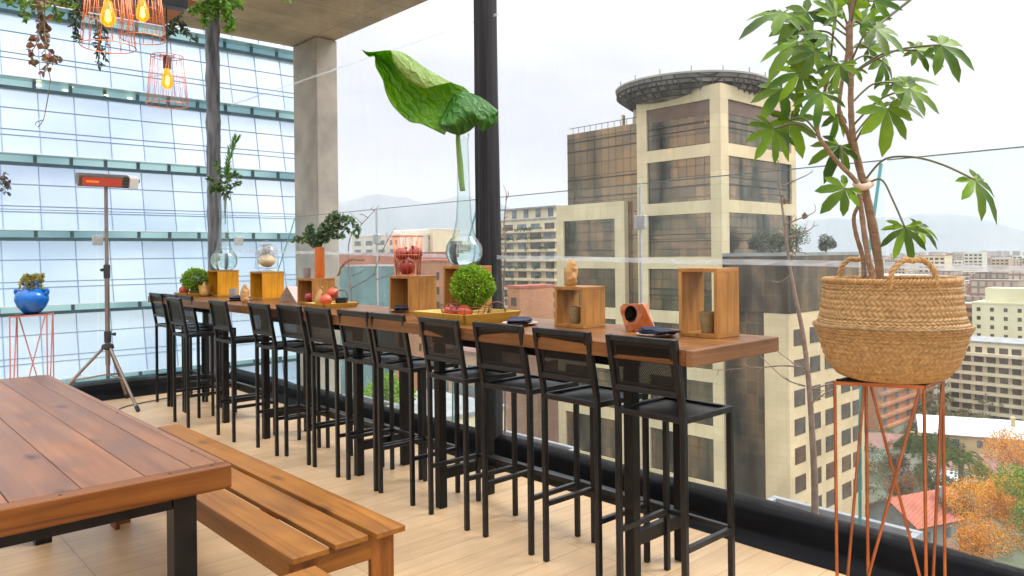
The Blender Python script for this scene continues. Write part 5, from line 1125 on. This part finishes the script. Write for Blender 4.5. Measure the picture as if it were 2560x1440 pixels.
tree('dark green tree standing between the red tiled roof and the golden tree', 2385, 1275, 116, 2.9, (.05, .085, .03), (.03, .05, .02), 1400, .42)
tree('green bushy tree left of the pale yellow house', 2358, 1112, 165, 4.4, (.1, .13, .035), (.055, .075, .025), 1500, .55)
tree('reddish brown bare looking tree above the red tiled roof', 2262, 1180, 150, 4.0, (.24, .13, .09), (.15, .1, .07), 1300, .5)
for i, (x, y, rr, w) in enumerate([(1898, 606, 1.5, 'left of the bare sapling, dark'), (1990, 602, 1.7, 'just right of the bare sapling'), (1950, 604, 1.6, 'directly behind the bare sapling'), (2066, 609, 1.05, 'standing alone at the right')]):
    tree('small roof tree on the black glass block, ' + w, x, y, 97 + i * .5, rr, (.13, .15, .08), (.07, .09, .045), 650, .34, base=1.305, sq=1.1)
for lab, x, y, d, r_, a, b in (('round olive green tree between the palms and the red tiled roof', 2335, 1205, 140, 3.4, (.13, .16, .04), (.06, .09, .025)), ('rusty brown tree behind the grey gabled house', 2250, 1215, 134, 3., (.3, .16, .08), (.18, .1, .05)),
    ('yellowing tree right of the shorter palm', 2450, 1185, 142, 3.2, (.5, .34, .06), (.3, .22, .04)), ('dark tree at the foot of the beige stone block', 2215, 1165, 160, 4., (.07, .09, .035), (.04, .055, .02)),
    ('pale olive tree in front of the wide cream apartment block', 2425, 1068, 205, 4.2, (.14, .17, .06), (.08, .1, .035)), ('dark tree below the orange brick apartment block', 2285, 1090, 186, 4.4, (.08, .1, .04), (.05, .065, .025))):
    tree(lab, x, y, d, r_, a, b, 1500, .42)
# palms
def palm(label, px, py, d, rad, n, c1, c2):
    c = at(px, py, d); t = thing('palm_tree', label, 'palm tree', (c.x, c.y, GZ)); mb = MB()
    for i in range(n):
        a = 2 * pi * i / n * 2.4 + RND(-.2, .2); e = V((cos(a), sin(a), 0)); up = RND(-.35, .9); q = smooth_path([c, c + e * rad * .5 + UP * rad * (.1 + .45 * up), c + e * rad * .95 + UP * rad * (.55 * up - .35)], 7)
        s = e.cross(UP)
        for k, p in enumerate(q[1:]):
            for sg in (-1, 1): mb.quad(p, s * sg + UP * -.55 + e * .4, e, rad * .26 * (1.1 - .4 * k / len(q)), rad * .045); mb.quad(p + e * .1, s * sg + UP * -.3 + e * .6, e, rad * .22, rad * .04)
    mb.build('fronds', mat('palm_frond', c1, c2, scale=.5, rough=.55, island=.35, trans=.25), t)
    b = V((c.x, c.y, GZ)); MB().tube([b, b.lerp(c, .5), c + UP * .2], [.55, .45, .5], 10).build('trunk', TWIG, t, smooth=180)
palm('tall feathery palm tree with a thick trunk, left of the other palm', 2312, 1118, 150, 5.4, 34, (.13, .17, .05), (.08, .11, .03))
palm('shorter bright green palm tree in front of the pale yellow house', 2402, 1150, 138, 3.9, 24, (.2, .26, .06), (.1, .15, .03))

# buildings whose long side faces the terrace (measured on a plane X = const)
def xblock(name, label, cat, pxl, pxr, yt, d, zb, mw, depth=14, win=None, rf=None, group=None, thick=None):
    pc = (pxl + pxr) / 2; X = at(pc, yt, d).x; zt = at(pc, yt, d).z; ya, yb = atX(pxr, yt, X).y, atX(pxl, yt, X).y
    t = thing(name, label, cat, (X, ya, zb), 0, group); MB().box(X, ya, zb, X + depth, yb, zt).build('wall', mw, t)
    MB().box(X - .15, ya - .15, zt + .003, X + depth + .15, yb + .15, zt + .5).build('roof', rf or ROOFG, t)
    if win:
        n, rows_, fh, top, ww, wh, mg = win; w_ = None
        for r in range(rows_):
            for k in range(n):
                y = ya + (yb - ya) * (k + .5) / n; z = zt - top - r * fh
                if w_ is None: w_ = MB().box(X - .06, y - ww / 2, z - wh, X - .004, y + ww / 2, z).build('window', mg, t); o0 = (y, z)
                else: q = w_.copy(); COL.objects.link(q); q.parent = t; q.location = (0, y - o0[0], z - o0[1])
    return t, X, ya, yb, zt
# terraced apartments with planted balconies
def terraces(label, pxl, pxr, yt, d, floors, fh, mw, nb, depth=14, plants=True, wmat=BWIN):
    t, X, ya, yb, zt = xblock('apartment_building', label, 'apartment building', pxl, pxr, yt, d, GZ, mw, depth)
    L = yb - ya
    for k in range(floors):
        z = zt - 1.0 - k * fh; MB().box(X - 1.5, ya - .2, z - fh + .2, X - .004, yb + .2, z - fh + 1.0).build('balcony', mw, t)
        for j in range(nb):
            y = ya + L * (j + .5) / nb; w = L / nb * RND(.55, .8)
            MB().box(X - .08, y - w / 2, z - fh + 1.02, X - .01, y + w / 2, z - .05).build('window', wmat if RND(0, 1) < .65 else DWIN, t)
        if plants and k % 1 == 0:
            mb = MB()
            for j in range(26):
                y = ya + L * RND(0, 1)
                if mnoise.noise(V((y * .25, k * 1.7, 3))) < -.05: continue
                for _ in range(12): mb.quad(V((X - 1.3 + RND(-.3, .2), y + RND(-.8, .8), z - fh + 1.02 + RND(0, .55))), rdir(), rdir(), .7, .5)
            if mb.v: mb.build('balcony_plants', GREENS, t)
    return t, X, ya, yb, zt
t, X, ya, yb, zt = terraces('tall terraced apartment building with planted balconies left of the office towers', 1225, 1392, 552, 235, 17, 2.95, WALLC, 5)
MB().box(X + 1, ya + 2, zt + .51, X + 10, yb - 6, zt + 3.6).build('penthouse', WALLC, t); MB().box(X + .2, ya + 1, zt + 3.61, X + 11, yb - 5, zt + 4.1).build('penthouse_roof', ROOFG, t)
for k in range(4): y = ya + 3.5 + k * (yb - ya - 12) / 3.4; MB().box(X + .93, y - 1.1, zt + .9, X + .99, y + 1.1, zt + 3.4).build('penthouse_window', BWIN, t)
t, *_ = xblock('apartment_tower', 'pale yellow apartment tower with small square windows behind the basket at the right', 'apartment building', 2430, 2640, 762, 222, GZ, WALLY, 16, (6, 4, 2.62, 1.1, 1.0, 1.15, DWIN), WALLY)
X = _[0]; ya, yb, zt = _[1:]; MB().box(X + 2, ya + 5, zt + .51, X + 10, yb - 3, zt + 4.7).build('roof_box', WALLY, t)
terraces('wide cream apartment block with rows of balconies below the pale yellow tower', 2372, 2660, 862, 202, 9, 2.62, WALLC, 9, plants=False, wmat=DWIN)
# orange brick corner block
def yblock(name, label, cat, pxl, pxr, yt, d, zb, mw, depth=14, win=None):
    P = at(pxl, yt, d); Y, zt, xa = P.y, P.z, P.x; xb = Y / rat(pxr); t = thing(name, label, cat, (xa, Y, zb)); MB().box(xa, Y, zb, xb, Y + depth, zt).build('wall', mw, t); MB().box(xa - .15, Y - .15, zt + .003, xb + .15, Y + depth, zt + .5).build('roof', ROOFG, t)
    n, rows_, fh, top, ww, wh, mg = win; w_ = None
    for r in range(rows_):
        for k in range(n):
            x = xa + (xb - xa) * (k + .5) / n; z = zt - top - r * fh
            if w_ is None: w_ = MB().box(x - ww / 2, Y - .06, z - wh, x + ww / 2, Y - .004, z).build('window', mg, t); o0 = (x, z)
            else: q = w_.copy(); COL.objects.link(q); q.parent = t; q.location = (x - o0[0], 0, z - o0[1])
        b = MB().box(xa, Y - .9, zt - top - r * fh - wh - .9, xb, Y - .07, zt - top - r * fh - wh - .25).build('balcony', mw, t)
    return t
yblock('apartment_building', 'orange brick apartment block seen between the legs of the copper stand', 'apartment building', 2196, 2330, 925, 190, GZ, BRICKO, 14, (5, 7, 2.9, 1.2, 2.2, 1.5, BWIN))
xblock('apartment_building', 'pinkish brick apartment building seen below the bar table, left of the tower', 'apartment building', 1225, 1345, 905, 128, GZ, BRICKP, 12, (3, 7, 3.1, 1.2, 2.4, 1.6, BWIN), ROOFB)
xblock('apartment_building', 'orange brick apartment building seen under the table between stools, nearer the green shrub', 'apartment building', 1060, 1200, 880, 118, GZ, BRICKP, 12, (4, 6, 3.1, 1.6, 2.2, 1.6, BWIN), ROOFB)
xblock('apartment_building', 'tall orange brick block with few small windows behind the tall wooden crates', 'apartment building', 985, 1118, 655, 190, GZ, BRICKO, 14, (3, 6, 3.6, 2.5, 1.1, 1.9, DWIN), ROOFR)
xblock('office_building', 'low teal glazed building seen left of the copper fruit basket', 'office building', 848, 995, 668, 215, GZ, TEALG, 12, None, ROOFG)
xblock('apartment_building', 'long low building with a red tiled roof edge at eye level beyond the column', 'building', 846, 1190, 634, 300, GZ, mat('red_band', (.56, .22, .15), (.46, .17, .11), scale=.1, rough=.85), 20, None, ROOFR)
xblock('office_building', 'pale beige flat roofed building beyond the balustrade, left of the copper fruit basket', 'office building', 880, 1000, 590, 360, GZ, WALLW, 16, (4, 3, 4.2, 2.2, 6.0, 2.2, BWIN), ROOFW)
xblock('office_building', 'pale cream flat roofed building just right of the copper fruit basket', 'office building', 985, 1082, 576, 366, GZ, WALLC, 16, (5, 1, 4, 3, 1.2, 1.6, DWIN), ROOFW)
xblock('apartment_building', 'small orange gabled block peeping out right of the moss plant', 'building', 1268, 1300, 720, 160, GZ, BRICKO, 10, (1, 4, 3.4, 2., 1.6, 1.8, DWIN), ROOFR)
# grey flat roof with a bright green tree, seen between the stools
p = at(960, 1040, 62); t = thing('flat_roof_building', 'grey flat roofed building with a bright green shrub, seen between the stool legs', 'building', (p.x, p.y, GZ))
MB().box(p.x - 3, p.y - 5, GZ, p.x + 9, p.y + 6, p.z).build('wall', WALLC, t); MB().box(p.x - 3.1, p.y - 5.1, p.z + .003, p.x + 9.1, p.y + 6.1, p.z + .3).build('roof', ROOFG, t)
tree('bright lime green shrub on the grey roof seen between the stool legs', 962, 972, 63, 2.3, (.3, .46, .03), (.15, .28, .015), 3200, .26, base=p.z + .3, sq=.8, name='shrub')
# horizon towers on the right
HZ = [(2296, 2362, 640, 620, WALLC, 'white and orange brick apartment tower just right of the basket handles', 5, 6, BRICKO), (2410, 2456, 632, 780, WALLW, 'white stepped apartment tower on the skyline, tallest at the right', 4, 7, None),
      (2478, 2522, 646, 800, WALLT, 'tan apartment tower on the skyline right of the white stepped one', 4, 5, None), (2385, 2404, 652, 900, WALLW, 'slim white tower on the skyline left of the white stepped one', 2, 5, None),
      (2236, 2262, 648, 700, WALLT, 'tan tower on the skyline seen through the basket handles', 3, 5, None), (2530, 2556, 640, 1100, WALLW, 'thin pale tower on the skyline near the right edge', 2, 6, None),
      (2420, 2600, 710, 330, BRICKO, 'long orange brick building with a white roof above the pale yellow tower', 8, 1, None), (2392, 2434, 760, 300, BRICKO, 'orange brick block between the basket and the pale yellow tower', 2, 4, None), (2180, 2290, 690, 420, WALLC, 'cream slab building behind the plant stems and the basket rim', 7, 5, None),
      (1158, 1190, 655, 520, WALLW, 'small white building on the horizon left of the black sleeved post', 3, 2, None)]
for a, b, yt, d, mw, lab, n, rw, side in HZ:
    W = (b - a) / f_ * d; xblock('apartment_building', lab, 'building', a, b, yt, d, GZ, mw, W * .8, (n, rw, 3.4, 1.5, W / n * .6, 1.7, DWIN), ROOFW if side is None else side)
# houses below
def house(label, px, py, d, L, W, hw, hr, yaw, mw, mr, nwin=4):
    c = at(px, py, d); rt = Matrix.Rotation(yaw, 3, 'Z'); b = V((c.x, c.y, 0)); zt = c.z
    t = thing('house', label, 'house', (c.x, c.y, GZ)); P = lambda x, y, z: b + rt @ V((x, y, 0)) + UP * z
    l, w = L / 2, W / 2; MB().add([P(x, y, z) for z in (GZ, zt) for y in (-w, w) for x in (-l, l)] + [P(-l, 0, zt + hr), P(l, 0, zt + hr)], [(0, 2, 3, 1), (0, 1, 5, 4), (2, 6, 7, 3), (0, 4, 8, 6, 2), (1, 3, 7, 9, 5)]).build('wall', mw, t)
    o = .6; k = hr / w
    MB().add([P(-l - o, -w - o, zt - o * k + .05), P(l + o, -w - o, zt - o * k + .05), P(l + o, 0, zt + hr + .05), P(-l - o, 0, zt + hr + .05), P(-l - o, w + o, zt - o * k + .05), P(l + o, w + o, zt - o * k + .05)], [(0, 1, 2, 3), (3, 2, 5, 4)]).build('roof', mr, t, solid=.25)
    for i in range(nwin):
        x = -l + L * (i + .5) / nwin
        for zz in ((zt - 1.2,) if hw < 5 else (zt - 1.2, zt - 4.2)): MB().add([P(x - .6, -w - .05, zz - 1.5), P(x + .6, -w - .05, zz - 1.5), P(x + .6, -w - .05, zz), P(x - .6, -w - .05, zz)], [(0, 1, 2, 3)]).build('window', BWIN, t, solid=.06)
    MB().add([P(l * .3 + x, y, z) for z in (zt, zt + hr + 1.2) for y in (-w * .4, -w * .4 + .8) for x in (0, .8)], [(0, 2, 3, 1), (4, 5, 7, 6), (0, 1, 5, 4), (2, 6, 7, 3), (0, 4, 6, 2), (1, 3, 7, 5)]).build('chimney', mw, t)
    return t
YV = TH * -1
house('pale yellow two storey house with a long white roof at the right', 2470, 1078, 168, 27, 10, 7, 2.6, -1.15, mat('yellow_wall', (.66, .52, .28), (.56, .43, .22), scale=.3, rough=.85), ROOFW, 6)
house('grey gabled house with a red tiled roof seen through the copper stand', 2300, 1275, 118, 13, 9.5, 5, 2.6, -.35, mat('grey_wall', (.36, .37, .39), (.28, .29, .3), scale=.4, rough=.85), ROOFR, 3)
house('house with a brown roof behind the two palms', 2440, 1160, 160, 18, 12, 5, 2., -1.1, WALLC, ROOFB, 4)
house('house with a dusky red roof at the left behind the tall palm', 2245, 1110, 178, 16, 10, 5, 2.2, -1.0, WALLC, ROOFB, 3)
house('small white house below the shorter palm', 2390, 1195, 148, 8, 6, 4, 1.2, -1.1, WALLW, ROOFW, 2)

# glass office building next door, seen square-on beyond the far end
FB = thing('glass_office_building', 'large pale blue glass office building filling the left of the view beyond the far end', 'office building', (6, 42, GZ))
FGL = None
def mk_face():
    m, nt = new_mat('blue_curtain_glass'); tc = nd(nt, 'ShaderNodeTexCoord'); mp = nd(nt, 'ShaderNodeMapping'); mp.inputs['Scale'].default_value = (.22, 1, .5); lk(nt, tc.outputs['Object'], mp.inputs[0])
    n = nd(nt, 'ShaderNodeTexNoise', Scale=.5, Detail=2.); lk(nt, mp.outputs[0], n.inputs['Vector']); g = nd(nt, 'ShaderNodeNewGeometry')
    col = ramp(nt, n.outputs['Fac'], [(.32, (.43, .545, .71)), (.66, (.66, .76, .83))]); col = bright_island(nt, col, .07)
    p = nd(nt, 'ShaderNodeBsdfPrincipled', Roughness=.12, Metallic=.55); lk(nt, col, p.inputs['Base Color']); p.inputs['Specular IOR Level'].default_value = .6
    n2 = nd(nt, 'ShaderNodeTexNoise', Scale=.8, Detail=1.); lk(nt, tc.outputs['Object'], n2.inputs['Vector']); b = nd(nt, 'ShaderNodeBump', Strength=.05, Distance=.2); lk(nt, n2.outputs['Fac'], b.inputs['Height']); lk(nt, b.outputs[0], p.inputs['Normal'])
    o = nd(nt, 'ShaderNodeOutputMaterial'); lk(nt, p.outputs[0], o.inputs['Surface']); return m
FGL = mk_face()
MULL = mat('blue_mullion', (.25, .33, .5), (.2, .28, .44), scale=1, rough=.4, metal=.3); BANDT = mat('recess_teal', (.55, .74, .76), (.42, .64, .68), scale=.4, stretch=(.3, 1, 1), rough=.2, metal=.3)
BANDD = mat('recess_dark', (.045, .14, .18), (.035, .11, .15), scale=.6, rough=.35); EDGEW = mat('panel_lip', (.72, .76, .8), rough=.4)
FX0, FX1, FY, PW = -4.6, 22.6, 42., 1.56; NP = int((FX1 - FX0) / PW)
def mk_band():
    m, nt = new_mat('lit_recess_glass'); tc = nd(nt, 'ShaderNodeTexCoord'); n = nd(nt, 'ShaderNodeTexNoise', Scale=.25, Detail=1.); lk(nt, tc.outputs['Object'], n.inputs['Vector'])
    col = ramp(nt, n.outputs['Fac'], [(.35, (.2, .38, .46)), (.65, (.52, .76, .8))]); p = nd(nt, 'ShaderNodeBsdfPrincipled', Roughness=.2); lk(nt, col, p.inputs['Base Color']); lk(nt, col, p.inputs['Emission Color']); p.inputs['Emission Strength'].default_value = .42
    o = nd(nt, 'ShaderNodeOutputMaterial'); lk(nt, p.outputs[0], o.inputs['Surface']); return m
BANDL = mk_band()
LAMPW = emit('recess_lamp', (1, .78, .5), 2.2)
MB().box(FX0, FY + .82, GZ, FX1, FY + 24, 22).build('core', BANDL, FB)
for k in range(-5, 5):
    zb_ = -.72 + 3.62 * k; zt_ = zb_ + 3.1; TI = .72; mb = MB(); mm = MB()
    for i in range(NP):
        x = FX0 + i * PW; j = .008
        mb.add([(x + j, FY + RND(-.008, .008), zb_), (x + PW - j, FY + RND(-.008, .008), zb_), (x + PW - j, FY + TI, zt_), (x + j, FY + TI, zt_)], [(0, 1, 2, 3)])
    mb.build('glass_panels', FGL, FB)
    for i in range(NP + 1): x = FX0 + i * PW; mm.bar((x, FY - .02, zb_), (x, FY + TI - .02, zt_), .03, .03, up=(0, 1, 0))
    for q in (.36, .27, .70): mm.bar((FX0, FY - .025 + TI * q, zb_ + 3.1 * q), (FX1, FY - .025 + TI * q, zb_ + 3.1 * q), .03, .024)
    mm.build('mullions', MULL, FB)
    MB().box(FX0, FY - .03, zb_ - .05, FX1, FY + .06, zb_ - .003).build('lower_lip', EDGEW, FB)
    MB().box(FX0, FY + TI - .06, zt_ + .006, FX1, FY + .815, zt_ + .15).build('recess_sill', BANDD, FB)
    mm = MB()
    for i in range(NP + 1):
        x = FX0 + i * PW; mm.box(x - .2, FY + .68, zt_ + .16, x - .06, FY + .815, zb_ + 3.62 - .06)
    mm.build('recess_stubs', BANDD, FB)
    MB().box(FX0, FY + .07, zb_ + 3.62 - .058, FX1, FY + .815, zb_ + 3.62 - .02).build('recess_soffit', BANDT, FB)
for x, y in ((97, 213), (110, 206), (163, 226), (180, 216), (264, 239), (282, 228), (325, 246), (343, 236)):
    p = atY(x, y, FY + .76); MB().lathe([(0, -.03), (.12, -.02), (.12, .03), (0, .04)], (p.x, FY + .76, p.z), 12).build('ceiling_lamp', LAMPW, FB)

# far city, street trees, ground, hills (setting and uncountable mass)
mb = MB()
for i in range(3600):
    px = RND(-300, 3300); d = 360 * (1 + RND(0, 1) ** 1.6 * 9); p = at(px, 640, d); w, l = RND(7, 24), RND(7, 24); h = RND(6, 16) if RND(0, 1) < .6 else RND(16, 40)
    if d < 600: h *= .62
    mb.box(p.x, p.y, GZ, p.x + w, p.y + l, GZ + h)
for i in range(90):
    px = RND(2170, 2620) if i < 70 else RND(850, 1190); d = RND(270, 470); p = at(px, 640, d); w, l = RND(9, 20), RND(9, 20); mb.box(p.x, p.y, GZ, p.x + w, p.y + l, GZ + RND(14, 36 if px > 2000 else 30))
FARM = tiles('far_facades', (.68, .56, .45), (.56, .38, .27), (.3, .25, .22), 3., 2.9, .5, rough=.85, var=(.004, .35), bump=0, isl=.3)
tag(mb.build('far_city', FARM), 'hazy mass of far city blocks along the horizon', 'city', kind='stuff')
mb = MB()
for i in range(900):
    px = RND(700, 2900); d = 200 * (1 + RND(0, 1) ** 1.5 * 5); p = at(px, 700, d); p.z = GZ + RND(1, 5); r = RND(2.5, 5)
    for k in range(60): e = rdir(); mb.quad(p + V((e.x, e.y, abs(e.z) * .8)) * r * RND(.5, 1), rdir(), rdir(), r * .34, r * .24)
for i in range(150):
    px = RND(2170, 2620); d = RND(110, 150) if i % 2 else RND(152, 215); p = at(px, 700, d); p.z = GZ + RND(.2, 1.); r = RND(1., 1.9) if i % 2 else RND(1.4, 2.6)
    for k in range(150): e = rdir(); mb.quad(p + V((e.x, e.y, abs(e.z) * .8)) * r * RND(.4, 1), rdir(), rdir(), r * .2, r * .14)
tag(mb.build('street_trees', mat('street_tree_leaf', (.1, .15, .04), (.2, .13, .05), scale=.02, rough=.9, island=.4)), 'mass of street trees between the buildings below', 'trees', kind='stuff')
GR = mat('town_ground', (.17, .165, .13), (.08, .1, .045), scale=.03, rough=.95, detail=8)
mb = MB().grid(lambda u, v: V((-12500 + 25000 * u, -12500 + 25000 * v, GZ)), 20, 20); struct(mb.build('ground', GR, world=False))
HILL = mat('hill', (.09, .11, .13), (.16, .17, .18), scale=.0016, rough=1., detail=8)
rid = [(-900, 560), (0, 520), (700, 512), (860, 505), (1000, 494), (1150, 500), (1300, 520), (1700, 545), (2000, 548), (2200, 532), (2330, 530), (2440, 545), (2560, 572), (2700, 590), (3400, 560)]
def hfn(u, v):
    x = -900 + 4300 * u
    for (xa, ya), (xb, yb) in zip(rid, rid[1:]):
        if xa <= x <= xb: yv = ya + (yb - ya) * (x - xa) / (xb - xa); break
    d = 9000 + v * 2600; p = at(x, 640, d); hgt = (at(x, yv, 9000 + 1500).z) * (sin(pi * min(1, v * 1.25)) ** 1.2 if v < .8 else 0.)
    n = mnoise.noise(V((p.x * .0011, p.y * .0011, 0))) * .22 + mnoise.noise(V((p.x * .004, p.y * .004, 5))) * .07
    return V((p.x, p.y, GZ - 5 + max(0, hgt) * (1 + n)))
struct(MB().grid(hfn, 240, 14).build('hills', HILL, smooth=180, world=False))

# ------------------------------------------------------------------ air, sky, sun
HAZE_D = 0.00008
m, nt = new_mat('air'); pv = nd(nt, 'ShaderNodeVolumePrincipled', Color=(.88, .93, 1, 1), Density=HAZE_D); pv.inputs['Anisotropy'].default_value = .2
o = nd(nt, 'ShaderNodeOutputMaterial'); lk(nt, pv.outputs[0], o.inputs['Volume'])
hz_ = MB().box(-12900, -12900, GZ - 1, 12900, 12900, 900).build('haze', m, world=False); tag(hz_, kind='stuff')
hz_.display_type = 'WIRE'

w = bpy.data.worlds.new('World'); S.world = w; w.use_nodes = True; nt = w.node_tree; nt.nodes.clear()
SUN_EL, SUN_AZ = radians(48), atan2(-.55, .8)          # from the open right-hand side
sky = nd(nt, 'ShaderNodeTexSky'); sky.sky_type = 'NISHITA'; sky.sun_disc = False; sky.sun_elevation = SUN_EL; sky.sun_rotation = radians(90) - SUN_AZ
tc = nd(nt, 'ShaderNodeTexCoord'); sx = nd(nt, 'ShaderNodeSeparateXYZ'); lk(nt, tc.outputs['Generated'], sx.inputs[0])
mp = nd(nt, 'ShaderNodeMapping'); mp.inputs['Scale'].default_value = (1, 1, 2.6); lk(nt, tc.outputs['Generated'], mp.inputs[0])
cl = nd(nt, 'ShaderNodeTexNoise', Scale=2.1, Detail=6., Roughness=.55, Distortion=.6); lk(nt, mp.outputs[0], cl.inputs['Vector'])
sq = nd(nt, 'ShaderNodeMath', _operation='POWER'); lk(nt, sx.outputs[2], sq.inputs[0]); sq.inputs[1].default_value = 1.7
el = nd(nt, 'ShaderNodeMapRange'); lk(nt, sq.outputs[0], el.inputs[0]); el.inputs[1].default_value = 0; el.inputs[2].default_value = 1; el.inputs[3].default_value = .53; el.inputs[4].default_value = 3.3
cb = ramp(nt, cl.outputs['Fac'], [(.32, (7.3, 7.25, 7.8)), (.68, (10.6, 10.5, 10.5))])
sc_ = nd(nt, 'ShaderNodeVectorMath', _operation='SCALE'); lk(nt, cb, sc_.inputs[0]); lk(nt, el.outputs[0], sc_.inputs['Scale'])
mx = nd(nt, 'ShaderNodeMixRGB', Fac=.88); lk(nt, sky.outputs[0], mx.inputs[1]); lk(nt, sc_.outputs[0], mx.inputs[2])
bg = nd(nt, 'ShaderNodeBackground', Strength=.1); lk(nt, mx.outputs[0], bg.inputs[0]); o = nd(nt, 'ShaderNodeOutputWorld'); lk(nt, bg.outputs[0], o.inputs[0])

sd = bpy.data.lights.new('sun', 'SUN'); sd.energy = 1.9; sd.angle = radians(22); sd.color = (1, .95, .87); so = bpy.data.objects.new('sun', sd); COL.objects.link(so)
dirv = V((cos(SUN_EL) * cos(SUN_AZ), cos(SUN_EL) * sin(SUN_AZ), sin(SUN_EL))); so.rotation_euler = dirv.to_track_quat('Z', 'Y').to_euler(); so.location = dirv * 50

S.view_settings.view_transform = 'Standard'; S.view_settings.look = 'None'; S.view_settings.exposure = 0.56; S.view_settings.gamma = 1; S.view_settings.use_curve_mapping = False
S.render.engine = 'CYCLES'; c = S.cycles
c.max_bounces = 10; c.transparent_max_bounces = 40; c.transmission_bounces = 10; c.glossy_bounces = 4; c.diffuse_bounces = 3; c.volume_bounces = 1
c.use_denoising = True; c.caustics_refractive = False; c.caustics_reflective = False; c.sample_clamp_indirect = 6.
